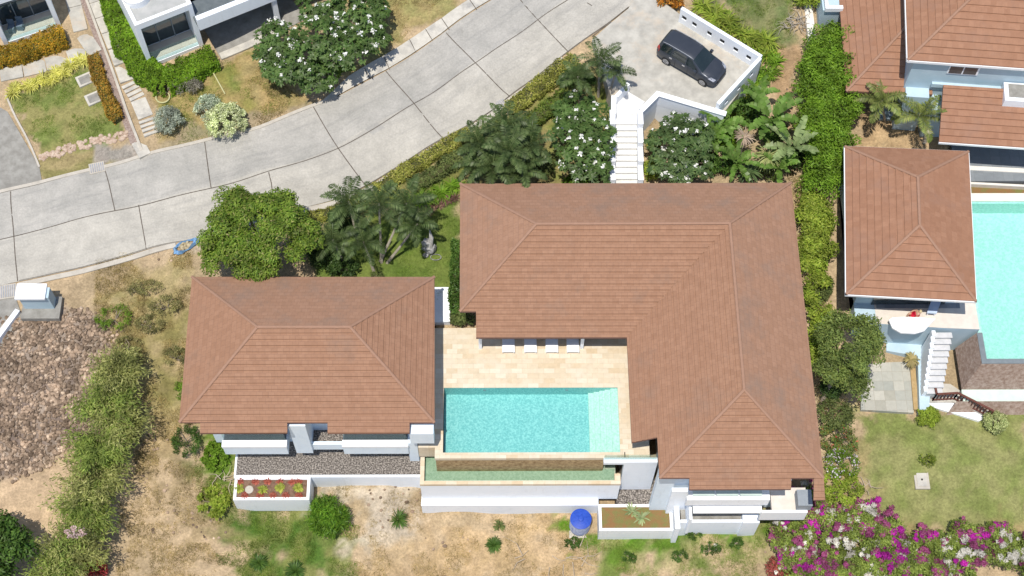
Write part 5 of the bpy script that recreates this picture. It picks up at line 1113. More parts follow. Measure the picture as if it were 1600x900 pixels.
# broadleaf trees
yel=leafmat('yellow_green_leaf',(.13,.2,.02),(.26,.3,.05),.3,.5)
mango=leafmat('mango_leaf',(.065,.125,.015),(.17,.23,.035),.32,.5,(.24,.22,.09)); oliv=leafmat('olive_leaf',(.06,.085,.025),(.13,.155,.05),.25,.55); brt=leafmat('bright_leaf',(.075,.15,.012),(.15,.24,.025),.3,.5); dk=leafmat('dark_leaf',(.03,.07,.012),(.075,.13,.025),.25,.45)
tree('mango_tree','dense round mango tree overlapping the upper edge of the smaller villa roof','tree',408,372,3.4,(3.25,2.55,2.0),85,.6,330,.21,.38,mango,clusters=[(365,330,3.4,1.1,9),(440,330,3.2,1.0,7),(480,375,3.0,.9,7),(340,400,2.9,.9,7),(400,425,3.0,.8,6)],upb=.55,jit=.38,trunk_r=.22)
tree('tree','olive green tree with a bare lower trunk right of the large villa roof','tree',1325,540,2.2,(1.7,2.0,1.5),42,.46,170,.19,.4,leafmat('fresh_olive_leaf',(.075,.115,.03),(.17,.21,.055),.3,.5),clusters=[(1300,580,1.6,1.0,14),(1355,520,2.0,.9,10),(1330,600,.8,.8,8)],base=(1285,628))
tree('tree','dark green tree cut off by the lower left corner','tree',-8,872,-1.5,(2.0,2.3,1.6),60,.6,150,.28,.4,dk)
# plumeria
plum=leafmat('plumeria_leaf',(.045,.10,.02),(.12,.18,.055),.25,.4,gain=1.1); petal=leafmat('white_petal',(.8,.8,.72),(.9,.9,.86),.2,.6)
FLW=[]
for _ in range(4):
    n=15; V,Fq=leafgeo(RNG.normal(size=(n,3))*.045,unit(RNG.normal(size=(n,3))*.5+np.array([0,0,1])),rnd(n),.13,.11); q=mesh_np('flower_cluster',V,Fq,petal); C.objects.unlink(q); FLW.append(q)
def plumeria(label,px,py,zc,R,nros,nfl,base=None,m=plum,lobes=None):
    c=W(px,py,zc); bx_,by_=(c.x,c.y) if base is None else G(*base)[:2]; gz=Tz(bx_,by_); t=thing('plumeria_tree',label,'tree',(bx_,by_,gz),'plumeria trees with white flowers')
    d=rnd(nros); d[:,2]=np.abs(d[:,2])*1.0-.15; tips=np.array(c[:])+d*np.array(R)*(.6+.4*RNG.random((nros,1))); L_=[]
    lobes=lobes or [(px+random.uniform(-.6,.6)*R[0]*20,py+random.uniform(-.6,.6)*R[1]*20,zc-random.uniform(-.2,.9),random.uniform(.45,.7)) for _ in range(6)]
    per=nros//len(lobes)
    tips=np.concatenate([np.array(W(lx,ly,lz)[:])+d[q*per:(q+1)*per]*np.array(R)*lr*(.55+.5*RNG.random((per,1))) for q,(lx,ly,lz,lr) in enumerate(lobes)]); d=d[:len(tips)]; nros=len(tips)
    for p,dd_ in zip(tips,d):
        n=14; az=RNG.random(n)*6.28; e_=RNG.uniform(-.1,.8,n); D_=np.column_stack([np.cos(az)*np.cos(e_),np.sin(az)*np.cos(e_),np.sin(e_)])+dd_*.35; Nn=unit(np.array([0,0,1])+dd_*.4+RNG.normal(size=(n,3))*.2); L_.append(leafgeo(np.repeat(p[None],n,0),Nn,D_,.29*RNG.uniform(.7,1.15,n),.105))
    V,Fq=merge(L_); mesh_np('crown',V,Fq,m,t)
    for i in RNG.choice(nros,nfl,replace=nfl>nros):
        q=FLW[int(i)%4].copy(); q.name='flower_cluster'; C.objects.link(q); q.parent=t; q.location=Vector(tips[i])+Vector((0,0,.17))-t.location; q.rotation_euler=(0,0,random.random()*6); k_=random.uniform(.6,1.2); q.scale=(k_,)*3
    mb=MB(); hub=Vector((bx_,by_,gz+.5)); mb.tube([(bx_,by_,gz-.2),hub],[.14,.12],8)
    for i in RNG.choice(nros,26): limbs(mb,hub,[Vector(tips[i])],.07)
    mb.build('trunk',bark,t)
plumeria('big white flowering tree between the dark carport and the footpath',498,80,4.2,(2.1,2.1,1.4),1250,110,lobes=[(438,62,3.8,.72),(470,95,3.6,.8),(445,108,3.2,.6),(500,60,4.4,.8),(545,25,4.4,.85),(575,55,3.9,.65),(540,75,4.0,.75),(500,10,4.2,.7),(495,118,2.9,.6),(425,85,3.3,.5),(575,15,4.0,.6)])
plumeria('white flowering tree left of the white stairs',910,218,3.0,(1.7,2.3,1.3),520,48,lobes=[(905,175,3.1,.7),(930,190,3.0,.7),(890,210,3.0,.7),(925,225,3.0,.8),(900,245,2.8,.75),(930,262,2.5,.6),(885,180,2.6,.5)]);plumeria('white flowering tree below the angled blue wall, right of the stairs',1062,238,2.6,(1.8,1.8,1.2),480,42,lobes=[(1060,205,2.8,.7),(1085,215,2.8,.7),(1040,225,2.7,.7),(1070,240,2.7,.8),(1045,258,2.3,.65),(1085,255,2.3,.7),(1065,270,2.0,.5)],m=leafmat('plumeria_dark',(.035,.07,.02),(.09,.13,.045),.25,.4))

# ---------------------------------------------------------------- understory
und=leafmat('understory_shadow_leaf',(.025,.055,.012),(.06,.10,.025),.2,.5,gain=1)  # dark leaf tone, also standing for black shadow between the plants
for px,py,rx,ry,h,m_,lb in ((505,405,1.0,.9,1.1,und,'dark plant added for the shadow between the mango tree and the garden palms'),(535,425,1.0,.6,.8,und,'dark plant added for the shadow at the upper roof edge below the garden palms'),(540,350,1.0,.9,.9,und,'dark plant added for the shadow at the foot of the topmost garden palm'),  # added shrubs whose dark leaves stand in for deep shadow
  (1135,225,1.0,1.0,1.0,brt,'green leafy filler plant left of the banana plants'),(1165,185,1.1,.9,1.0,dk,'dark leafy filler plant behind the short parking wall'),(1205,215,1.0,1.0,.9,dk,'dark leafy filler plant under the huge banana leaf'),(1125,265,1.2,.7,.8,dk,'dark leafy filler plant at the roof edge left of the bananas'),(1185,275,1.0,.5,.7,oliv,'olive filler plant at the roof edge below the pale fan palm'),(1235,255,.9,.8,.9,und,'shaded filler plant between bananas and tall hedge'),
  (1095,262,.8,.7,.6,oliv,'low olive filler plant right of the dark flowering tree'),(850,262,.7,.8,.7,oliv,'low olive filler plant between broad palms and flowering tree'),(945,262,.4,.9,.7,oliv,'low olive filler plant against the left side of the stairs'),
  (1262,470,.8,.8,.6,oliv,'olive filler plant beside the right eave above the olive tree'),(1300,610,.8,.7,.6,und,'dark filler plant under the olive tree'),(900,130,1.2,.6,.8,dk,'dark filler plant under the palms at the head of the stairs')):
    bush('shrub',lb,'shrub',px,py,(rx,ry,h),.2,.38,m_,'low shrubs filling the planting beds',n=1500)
banana('banana plant with broad leaves above the dark roof edge plant',1215,262,1.6,9,1.4,.42,bnm,gn)
banana('banana plant rising beside the lower end of the parking wall',1112,215,2.0,10,1.5,.4,bnm,gn)
tree('shrub_row','irregular green shrub row filling the bed beside the right eave of the large villa','shrub',1268,345,.7,(.9,.9,.8),16,.45,120,.2,.38,yel,clusters=[(1262,325,.9,.7,10),(1280,350,.9,.8,12),(1262,375,.8,.8,12),(1282,392,.8,.7,10),(1268,412,.6,.7,10),(1280,440,.4,.6,7),(1268,470,.2,.6,6),(1285,500,.2,.7,8),(1276,535,-.2,.7,9),(1270,560,-.4,.6,7)],trunk_r=.06)
# tall hedge right
t=tree('tall_hedge','long bright green tree hedge between the large villa and the neighbouring villa','hedge',1292,120,2.6,(1.7,1.9,1.5),60,.55,170,.22,.32,brt,clusters=[(1292,75,2.6,1.3,26),(1275,130,2.4,1.3,28),(1310,160,2.5,1.3,28),(1275,190,2.2,1.3,28),(1305,210,2.2,1.2,24),(1290,250,1.8,1.2,22),(1280,285,1.2,1.0,14),(1330,70,2.9,.8,10),(1300,265,1.3,.9,12)])
bush('shrub','yellow green shrub against the right side of the large villa, upper one','shrub',1270,355,(1.15,1.7,1.2),.2,.4,yel,'shrubs along the right side of the large villa',n=2600)
bush('shrub','dark green shrub below the yellow green one by the right eave','shrub',1272,402,(1.0,1.2,.9),.2,.4,brt,'shrubs along the right side of the large villa',n=1800)
bush('shrub','sparse olive shrub halfway down the right eave','shrub',1282,452,(.7,1.0,.6),.18,.4,oliv,'shrubs along the right side of the large villa',n=1300)
bush('shrub','bright green shrub left of the olive tree','shrub',1282,525,(.7,1.1,1.0),.2,.4,brt,'shrubs along the right side of the large villa',n=1800)
bush('shrub','small bright shrub near the top right corner of the large roof','shrub',1268,318,(.8,.5,.6),.18,.4,yel,'shrubs along the right side of the large villa',n=900)
# hedges along the road
rh=leafmat('roadside_leaf',(.13,.15,.025),(.3,.3,.07),.3,.55,(.42,.36,.14))
hedge('hedge','olive yellow hedge along the lower kerb from the garden palms to the dark palms','hedge',[(590,302),(640,268),(690,238),(735,212)],.8,.55,.16,.4,rh,dens=380,group='hedges along the lower road kerb')
hedge('hedge','olive yellow hedge along the lower kerb between the dark palms and the stair palms','hedge',[(795,180),(830,150),(870,118),(900,100)],1.0,.6,.16,.4,rh,dens=380,group='hedges along the lower road kerb')
hedge('hedge','low yellowish hedge at the kerb beside the mango tree','hedge',[(480,345),(530,332),(575,312)],.7,.45,.16,.4,rh,dens=350,group='hedges along the lower road kerb')
hedge('hedge','second darker hedge row below the roadside hedge','hedge',[(640,296),(690,268),(735,240)],.8,.5,.18,.4,oliv,dens=330)
hedge('hedge','dark hedge row left of the small flowering tree','hedge',[(812,205),(850,180),(888,150)],1.0,.6,.18,.4,leafmat('hedge_mid',(.07,.12,.02),(.16,.2,.04),.3,.5),dens=330)
strapbed('strap_leaf_plants','row of bright arching strap leaf plants above the garden lawn','plants',[(640,325),(670,308),(700,296),(718,290)],.25,11,34,.75,.06,brt)
strapbed('strap_leaf_plants','purple brown strap plants edging the garden lawn below the bright row','plants',[(668,330),(690,318),(712,306)],.15,9,26,.4,.05,leafmat('purple_strap',(.07,.035,.03),(.14,.08,.06),.1,.6))
strapbed('strap_leaf_plants','bright strap leaf plants outside the long parking wall','plants',[(1092,14),(1120,26),(1150,45),(1180,68),(1205,88)],.4,26,34,.95,.07,yel)
strapbed('strap_leaf_plants','bright strap leaf plants outside the parking wall corner','plants',[(1208,92),(1200,115),(1185,135)],.35,10,32,.85,.07,brt); strapbed('strap_leaf_plants','strap leaf plants against the outer face of the short parking wall','plants',[(1175,140),(1160,165),(1150,185)],.35,8,32,.8,.07,yel)
bush('croton_bush','orange and dark green croton at the road end of the parking wall','shrub',1046,8,(.9,.6,.6),.2,.4,leafmat('croton_orange',(.1,.05,.02),(.6,.25,.03),.2,.5,(.08,.12,.03)),n=900)
bush('croton_bush','yellow croton below the angled blue wall','shrub',1020,228,(.45,.6,.7),.25,.3,leafmat('croton_yellow',(.15,.2,.03),(.6,.55,.1),.25,.5),n=500)
bush('shrub','yellow green shrub at the foot of the white stairs','shrub',1018,272,(.6,.7,.7),.2,.35,yel,n=900)
bush('shrub','low bright shrub at the large roof edge left of the stairs','shrub',905,287,(.9,.4,.5),.22,.35,brt,n=800)
hedge('hedge','narrow dark hedge against the left wall of the large villa','hedge',[(714,385),(712,430),(710,470),(716,500)],.5,1.0,.16,.45,dk,dens=380)
bush('shrub','leafy dark shrub at the deck corner under the large roof','shrub',722,503,(.7,.5,.7),.2,.4,oliv,n=900)
bush('shrub','small round clipped shrub at the upper edge of the smaller roof','shrub',588,438,(.45,.4,.4),.12,.4,oliv,n=600)
# hedges of the modern houses
hb=leafmat('clipped_green',(.07,.15,.01),(.17,.27,.02),.3,.5)
hedge('hedge','bright green clipped hedge wrapping the square balcony house','hedge',[(170,-30),(183,20),(200,75),(228,120),(262,138),(300,117),(338,98)],1.5,1.0,.13,.45,hb,dens=620)
hedge('hedge','orange and green clipped hedge under the corner balcony house','hedge',[(-30,100),(20,94),(60,80),(105,62)],1.2,.9,.12,.45,leafmat('orange_hedge',(.16,.17,.02),(.5,.28,.025),.25,.5,(.6,.3,.03)),dens=620)
hedge('hedge','narrow reddish brown hedge beside the stepped path','hedge',[(146,92),(158,130),(172,165),(186,192)],.7,.6,.13,.4,leafmat('red_hedge',(.12,.12,.02),(.34,.17,.025),.2,.5),dens=520)
strapbed('strap_leaf_plants','band of pale yellow strap leaf plants above the corner lawn','plants',[(16,145),(45,136),(75,125),(100,115),(125,100),(135,92)],.25,26,40,.6,.06,leafmat('yellow_strap',(.45,.45,.08),(.65,.62,.2),.3,.5))
hedge('hedge','small clipped green hedge block under the flowering tree','hedge',[(522,112),(548,98)],.9,.8,.12,.45,hb,dens=500)
bush('round_bush','grey green clipped ball bush beside the path steps','bush',265,196,(.95,.95,.8),.1,.5,leafmat('grey_green_leaf',(.2,.24,.17),(.42,.46,.38),.2,.6),n=4200,cr=.2,ncl=60)
bush('flowering_bush','large pale cream flowering bush by the upper kerb','bush',358,200,(1.35,1.25,1.1),.13,.55,leafmat('cream_flowering',(.28,.34,.12),(.75,.78,.5),.2,.6),n=5200,cr=.22,ncl=90)
bush('flowering_bush','smaller silvery flowering bush behind the cream one','bush',328,178,(.9,.9,.9),.12,.5,leafmat('silver_leaf',(.2,.27,.16),(.6,.66,.5),.2,.6),n=2600,cr=.2,ncl=50)
bush('shrub','grey thorny shrub clump around the pale log below the green hedge','shrub',292,140,(1.2,.6,.55),.2,.15,leafmat('grey_twig',(.09,.08,.06),(.2,.19,.15),.1,.8),n=1500)
mb=MB(); g=G(290,136); mb.tube([(g.x-.7,g.y-.25,g.z+.55),(g.x,g.y,g.z+.65),(g.x+.7,g.y+.3,g.z+.6)],[.14,.2,.12],9); o=mb.build('log',mat('pale_log',(.5,.42,.33),(.66,.58,.48),5,.9)); tag(o,'pale weathered log lying in the grey shrub below the green hedge','log')
# hose ring, pole
g=G(255,153); mb=MB(); mb.tube([(g.x+.42*math.cos(a_*.35),g.y+.42*math.sin(a_*.35),g.z+.06+.002*a_) for a_ in range(30)],.045,6); o=mb.build('garden_hose',mat('yellow_hose',(.5,.48,.25),(.55,.53,.3),2,.6)); tag(o,'coiled pale yellow hose ring on the lawn below the hedge','hose')
a=G(334,116);b=G(352,148); mb=MB(); mb.tube([a+Vector((0,0,.12)),b+Vector((0,0,.08))],.045,6); o=mb.build('garden_pole',mat('yellow_hose',(.5,.48,.25),(.55,.53,.3),2,.6)); tag(o,'thin pale pole lying on the lawn beside the clipped hedge','pole')
# bamboo band at left
bam=leafmat('bamboo_leaf',(.12,.14,.04),(.28,.29,.10),.35,.6,(.42,.4,.18)); bam2=leafmat('bamboo_leaf_green',(.10,.15,.03),(.24,.29,.07),.35,.6)
BL=['topmost feathery bamboo clump at the rubble edge','second feathery bamboo clump from the top with greener leaves','third feathery bamboo clump from the top','middle feathery bamboo clump bordering the bare sand','fifth feathery bamboo clump from the top','sixth bamboo clump with a few pale pink blossoms','lowest bamboo clump reaching the bottom edge','wispy bamboo clump at the lower left of the band']
def bamboo(label,px,py,rx,ry,m,ncul=60):
    g=G(px,py); t=thing('bamboo_clump',label,'bamboo',tuple(g),'bamboo clumps along the rubble'); Pl=[];Dl=[];mb=MB()
    for q in range(ncul):
        az=random.random()*6.283; sp=random.random()**.6; bx_=g.x+math.cos(az)*.35*rx*random.random(); by_=g.y+math.sin(az)*.35*ry*random.random(); H=random.uniform(1.9,3.3); ex=rx*sp*1.15;ey=ry*sp*1.15
        pts=[]
        for j in range(6):
            f=j/5; pts.append(Vector((bx_+math.cos(az)*ex*f**1.8,by_+math.sin(az)*ey*f**1.8,g.z+H*math.sin(f*1.75)/math.sin(1.57)*(1-.12*f))))
        if q%3==0: mb.tube(pts,[.025,.022,.018,.014,.01,.005],5)
        nl=85; f=RNG.uniform(.25,1.0,nl)*4.999; i0=f.astype(int); fr=(f-i0)[:,None]; A=np.array([p[:] for p in pts]); P=A[i0]*(1-fr)+A[i0+1]*fr+RNG.normal(size=(nl,3))*np.array([.17,.17,.12]); T2=unit(A[i0+1]-A[i0])
        Pl.append(P);Dl.append(T2*.8+RNG.normal(size=(nl,3))*.55+np.array([0,0,-.3]))
    P=np.concatenate(Pl);D2=np.concatenate(Dl);n=len(P);V,Fq=leafgeo(P,unit(RNG.normal(size=(n,3))*.5+np.array([0,0,1.])),D2,.30*RNG.uniform(.6,1.2,n),.055); mesh_np('foliage',V,Fq,m,t)
    mb.build('culms',mat('bamboo_culm',(.2,.22,.08),(.32,.3,.14),4,.6),t)
for i,(px,py,rx,ry) in enumerate(((180,590,1.5,1.1),(160,635,1.9,1.4),(185,665,1.6,1.3),(150,705,1.9,1.4),(145,755,1.9,1.4),(130,800,1.9,1.4),(110,860,2.0,1.6),(85,895,1.8,1.3))):
    bamboo(BL[i],px+18,py+16,rx*.86,ry*1.1,bam if i%2==0 else bam2)
mb=None
c=W(118,836,.6); t=bush('flowering_bush','pale pink blossoms poking out of the bamboo band','bush',0,0,(.6,.4,.35),.14,.6,leafmat('pink_blossom',(.45,.3,.3),(.7,.55,.52),.1,.7),n=90,world=(c.x,c.y,c.z-.1),ncl=12)
bush('shrub','red leaved shrub at the bottom edge beside the bamboo','shrub',150,893,(.8,.5,.7),.2,.35,leafmat('red_leaf',(.15,.02,.02),(.35,.05,.05),.2,.5),n=500)
# weeds around the left plot
gw='wild bushes on the dry plot left of the smaller villa'
WL=[(180,500,1.0,.8,'olive wild bush above the bamboo band'),(205,575,.7,.9,'dark wild bush between rubble and smaller villa'),(235,510,.9,.6,'low olive wild bush in the middle of the dry plot'),(262,480,1.0,.6,'low wild bush near the upper corner of the smaller roof'),(275,560,.7,.6,'yellowish wild bush beside the left eave'),(200,545,.8,.6,'thin wild bush at the rubble corner'),(290,610,.5,.7,'green wild bush touching the left eave of the smaller roof'),(293,692,.75,.9,'dark green shrub below the corner of the smaller roof'),(300,655,.4,.4,'tiny shrub at the lower left roof corner'),(230,455,1.1,.5,'sparse dry bush below the mango tree')]
wl=leafmat('wild_leaf',(.11,.115,.04),(.24,.22,.09),.25,.6,(.4,.32,.18))
for i,(px,py,rx,ry,lb) in enumerate(WL): bush('wild_bush',lb,'bush',px,py,(rx*1.15,ry*1.15,.45),.17,.22,(dk if i in (7,) else brt if i in (0,6) else wl),gw,n=1300 if i==7 else 600)
bush('vine_mound','bright light green creeper mound left of the planter with red plants','bush',335,785,(1.0,1.0,.35),.22,.5,yel,n=1100); bush('vine_mound','green creeper mound between the smaller villa and the planter','bush',340,715,(.9,1.0,.35),.2,.5,brt,n=1000)
g=G(516,806); bush('spiky_shrub','round bright green spiky shrub below the gravel terrace wall','shrub',516,812,(1.2,1.25,1.0),.34,.16,leafmat('spiky_green',(.05,.13,.012),(.14,.24,.025),.3,.45),n=4200,cr=.4,ncl=34,upb=0)
for px,py,n,L,lb in ((622,812,60,.7,'dark spiky weed on bare soil left of the pool wall'),(772,852,90,.55,'small green weed tuft below the pool wall'),(780,822,40,.4,'tiny weed tuft at the foot of the pool wall'),(405,880,80,.6,'bushy weed tuft at the bottom left of the slope'),(462,893,90,.7,'broad weed tuft cut by the bottom edge')):
    rosette('weed_tuft',lb,'weed',tuple(G(px,py)),n*2,L,.05,dk if n>50 else oliv,tilt=(.2,1.4),group='weed tufts on the bare slope')
for i,(px,py,s_) in enumerate(((1110,858,.6),(1085,835,.5),(1062,870,.5),(985,872,.5),(895,850,.5),(1150,850,.45))):
    bush('weed_tuft',['green weed tuft below the awning','weed tuft at the foot of the lower right wall','dark weed tuft left of the pale stone','small weed tuft under the agave planter','weed tuft just left of the blue tank','sparse weed tuft near the magenta shrubs'][i],'weed',px,py,(s_,s_*.8,.25),.15,.3,dk,'weed tufts on the bare slope',n=380)
# bougainvillea
bg=leafmat('bougainvillea_leaf',(.09,.13,.025),(.22,.27,.06),.3,.5); mag=leafmat('magenta_bract',(.32,.015,.24),(.55,.04,.42),.3,.6); pk=leafmat('pink_bract',(.22,.03,.11),(.42,.13,.27),.3,.6); wh=leafmat('white_bract',(.48,.46,.40),(.72,.70,.64),.3,.6)
def boug(label,px,py,rx,ry,h,nm,nw,npk,seed):
    g=G(px,py); t=thing('bougainvillea',label,'shrub',tuple(g),'bougainvillea bushes along the lower right slope'); c=(g.x,g.y,g.z+h*.55)
    cs,rs=ellclumps(c,(rx,ry,h*.6),int(20+rx*ry*17),.36,inner=.25); V,Fq=clumpleaves(cs,rs,95,.15,.5); mesh_np('foliage',V,Fq,bg,t)
    for nm_,m,k in (('magenta_bracts',mag,int(nm*1.9)),('white_bracts',wh,int(nw*1.9)),('pink_bracts',pk,int(npk*4))):
        if not k: continue
        L_=[]
        ii=RNG.choice(len(cs),k)
        a0_,_=ellclumps(c,(rx*.98,ry*.98,h*.6),max(2,k//4),.1,low=.0,inner=.3); a=a0_[RNG.integers(0,len(a0_),k)]+RNG.normal(size=(k,3))*np.array([.26,.22,.06])
        rad=RNG.uniform(.07,.27,k)**1.0; nper=(90*(rad/.2)**1.6).astype(int)+6
        for j in range(k):
            n=nper[j]; d=rnd(n); d[:,2]=np.abs(d[:,2]); P=a[j]+np.array([0,0,.25])+d*rad[j]*RNG.uniform(.4,1,(n,1))*np.array([1,1,.7]); L_.append(leafgeo(P,unit(d+RNG.normal(size=(n,3))*.5+np.array([0,0,.4])),rnd(n),.085,.08))
        V,Fq=merge(L_); mesh_np(nm_,V,Fq,m,t)
    mb=MB(); limbs(mb,(g.x,g.y,g.z-.1),[Vector(cs[i]) for i in RNG.choice(len(cs),8)],.05); mb.build('stems',bark,t)
boug('magenta bougainvillea overhanging the lower right corner of the large villa',1262,795,1.2,1.0,1.7,9,7,9,1)
boug('bougainvillea with bright magenta sprays nearest the bare slope',1235,850,1.3,1.5,1.6,12,13,10,2)
boug('bougainvillea with large white patches below the creeper strip',1305,835,1.6,1.2,1.6,8,20,10,3)
boug('mixed magenta and white bougainvillea below the brown lawn corner',1370,845,1.5,1.2,1.5,11,16,9,4)
boug('green bougainvillea with few flowers at the bottom edge',1310,895,1.8,1.1,1.4,7,10,10,5)
boug('magenta bougainvillea at the lower edge of the right lawn',1425,862,1.5,1.3,1.4,12,10,9,6)
boug('leafy bougainvillea with white tips in the right group',1490,868,1.5,1.3,1.3,5,13,8,7)
boug('bougainvillea with one big magenta ball at the lawn edge',1550,860,1.4,1.3,1.4,7,14,6,8)
boug('bougainvillea cut off by the lower right corner',1605,880,1.3,1.4,1.3,5,14,6,9)
boug('bougainvillea filling the middle of the mass at the bottom edge',1372,888,1.7,1.2,1.4,9,12,8,11)
boug('pink and magenta bougainvillea at the left end, below the side terrace',1245,890,1.4,1.1,1.4,12,8,9,12)
boug('bougainvillea between the creeper strip and the brown lawn edge',1338,815,1.2,.9,1.3,8,9,8,13)
boug('bougainvillea at the lawn edge left of the big magenta ball',1500,845,1.3,.8,1.2,8,7,8,14)
boug('leafy bougainvillea along the bottom edge, right half',1460,905,2.2,1.0,1.2,7,12,8,10)
bush('shrub','dark red leaved shrub at the bottom left of the bougainvillea','shrub',1218,893,(.9,.8,.7),.18,.35,leafmat('red_green_leaf',(.12,.03,.025),(.28,.07,.06),.2,.5,(.1,.14,.04)),n=1500)
# strip right of villa
gs='shrubs between the large villa and the right lawn'
bush('shrub','green shrub with red tips at the top of the strip below the olive tree','shrub',1300,652,(1.1,1.1,.8),.17,.4,oliv,gs,n=1500)
bush('shrub','red tipped dark shrub in the middle of the strip beside the lawn','shrub',1308,690,(1.15,1.1,.7),.17,.4,leafmat('red_tip_leaf',(.05,.1,.02),(.14,.16,.04),.2,.5,(.35,.05,.04)),gs,n=1600)
bush('flowering_bush','shrub with pale lilac and white blossoms beside the lower right eave','bush',1312,728,(1.1,.95,.6),.15,.45,brt,gs,n=1000,flowers=(leafmat('lilac_petal',(.5,.4,.5),(.75,.7,.72),.2,.6),260,.11))
bush('shrub','bright yellow green creeper shrub beside the lower right eave','shrub',1312,768,(1.35,1.25,.6),.2,.4,yel,gs,n=2200,flowers=(pk,120,.1))
bush('round_bush','round yellow green clipped bush at the patio corner on the lawn','bush',1446,655,(.75,.68,.6),.1,.5,leafmat('ball_green',(.13,.19,.02),(.25,.31,.04),.3,.5),n=3400,cr=.18,ncl=50)
bush('round_bush','round variegated pale bush at the lower end of the brown railing','bush',1551,664,(.75,.72,.65),.11,.5,leafmat('variegated',(.14,.2,.06),(.5,.52,.25),.25,.55),n=3000,cr=.18,ncl=50)
bush('shrub','small sparse shrub above the lawn drain cover','shrub',1446,722,(.5,.4,.45),.14,.35,yel,n=260)
fan('spiky tan and green plant on the ochre kerb at the patio corner',1423,562,-1.9,leafmat('yucca_leaf',(.25,.22,.08),(.42,.34,.16),.2,.5),.6,70,nm='yucca')
# planter plants
redl=leafmat('red_rosette',(.24,.05,.035),(.40,.12,.08),.15,.6); gl=leafmat('lime_rosette',(.2,.25,.03),(.4,.42,.08),.2,.6)
k=0; pos=['upper row, first from left','upper row, second from left','upper row, third from left','upper row, fourth from left','upper row, fifth from left']
for r_,(yy,xs_) in enumerate(((752,(375,399,418,437,456,467)),(774,(382,406,427,447,467)))):
    for j,x in enumerate(xs_):
        p=W(x,yy,-2.5); row='upper' if r_==0 else 'lower'; o_=['first','second','third','fourth','fifth','sixth'][j]
        rosette('red_plant',f'small red plant in the {row} row of the planter, {o_} from the left','plant',(p.x,p.y,-2.58),60,.21,.07,redl,(.2,1.3),'red plants in the left planter')
for j,(x,yy) in enumerate(((374,763),(410,765),(437,762),(466,762))):
    p=W(x,yy,-2.5); rosette('lime_plant','lime green plant in the middle of the planter, %s from the left'%['first','second','third','fourth'][j],'plant',(p.x,p.y,-2.58),70,.3,.08,gl,(.2,1.3),'lime plants in the left planter')
p=W(389,764,-2.45); mb=MB(); mb.lathe((p.x,p.y,-2.58),[(.24,0),(.24,.04),(.2,.06)],18); o=mb.build('round_stone',kerbm); tag(o,'round pale stone disc in the planter with red plants','stone')
ag=leafmat('agave_leaf',(.12,.17,.07),(.24,.28,.14),.15,.5)
for j,(x,y) in enumerate(((988,799),(1003,808))):
    p=W(x,y,-4.2); rosette('agave','upper left agave in the dry soil planter' if j==0 else 'lower right agave in the dry soil planter','agave',(p.x,p.y,-4.36),26,.6,.09,ag,(.1,1.1),'agaves in the lower planter')
# rock sculpture on lawn
t=thing('rock_sculpture','grey upright driftwood and rock sculpture on the garden lawn','sculpture',tuple(G(672,392))); g=G(672,392); gr=mat('grey_rock',(.12,.12,.12),(.4,.4,.4),5,.9,.02,12)
mb=MB(); mb.rock((g.x,g.y,g.z+.3),(.5,.4,.45),seed=3); mb.rock((g.x-.2,g.y+.1,g.z+.75),(.3,.28,.4),seed=5); mb.build('boulder',gr,t)
mb=MB(); mb.tube([(g.x,g.y,g.z+.5),(g.x+.12,g.y+.15,g.z+1.3),(g.x+.05,g.y+.3,g.z+2.0)],[.2,.14,.03],8); mb.tube([(g.x,g.y,g.z+.5),(g.x-.25,g.y+.05,g.z+1.2)],[.15,.05],7); mb.build('driftwood',mat('driftwood',(.4,.38,.36),(.6,.58,.56),5,.9,.01),t)
mb=MB(); mb.rock((g.x-.25,g.y-.35,g.z+.1),(.2,.15,.15),seed=8); mb.tube([(g.x+.35+.32*math.cos(q*.45),g.y-.45+.2*math.sin(q*.45),g.z+.05) for q in range(15)],.025,5); mb.build('stone_ring',gr,t)
# blue tarp with debris
g=G(290,386); t=thing('tarpaulin','crumpled blue tarpaulin with garden waste at the lower kerb beside the mango tree','tarp',tuple(g)); tarp=mat('blue_tarp',(.09,.22,.45),(.25,.42,.62),6,.5)
mb=MB(); n=22; vs=[]
for i in range(n):
    an=i/n*2*math.pi; ca,sa=math.cos(an),math.sin(an); u_=Vector((.72,.44)); v_=Vector((-.3,.5))
    for q,(r_,h_) in enumerate(((.62,.06),(.8,.22+.08*math.sin(an*5)),(1.0,.05+.05*math.sin(an*7)))):
        jj=r_*(1+.1*math.sin(an*3+q)+.06*math.sin(an*8)); w2=u_*ca*jj+v_*sa*jj*.62; vs.append((g.x+w2.x,g.y+w2.y,g.z+h_+.06))
mb.add(vs,[[i*3+q,((i+1)%n)*3+q,((i+1)%n)*3+q+1,i*3+q+1] for i in range(n) for q in range(2)]); mb.build('sheet',tarp,t)
mb=MB(); 
for i in range(26): mb.rock((g.x+random.uniform(-.4,.35),g.y+random.uniform(-.25,.3),g.z+.1),(random.uniform(.06,.16),)*3,seed=i)
mb.build('debris',mat('cut_debris',(.3,.25,.15),(.5,.42,.28),6,.9),t)
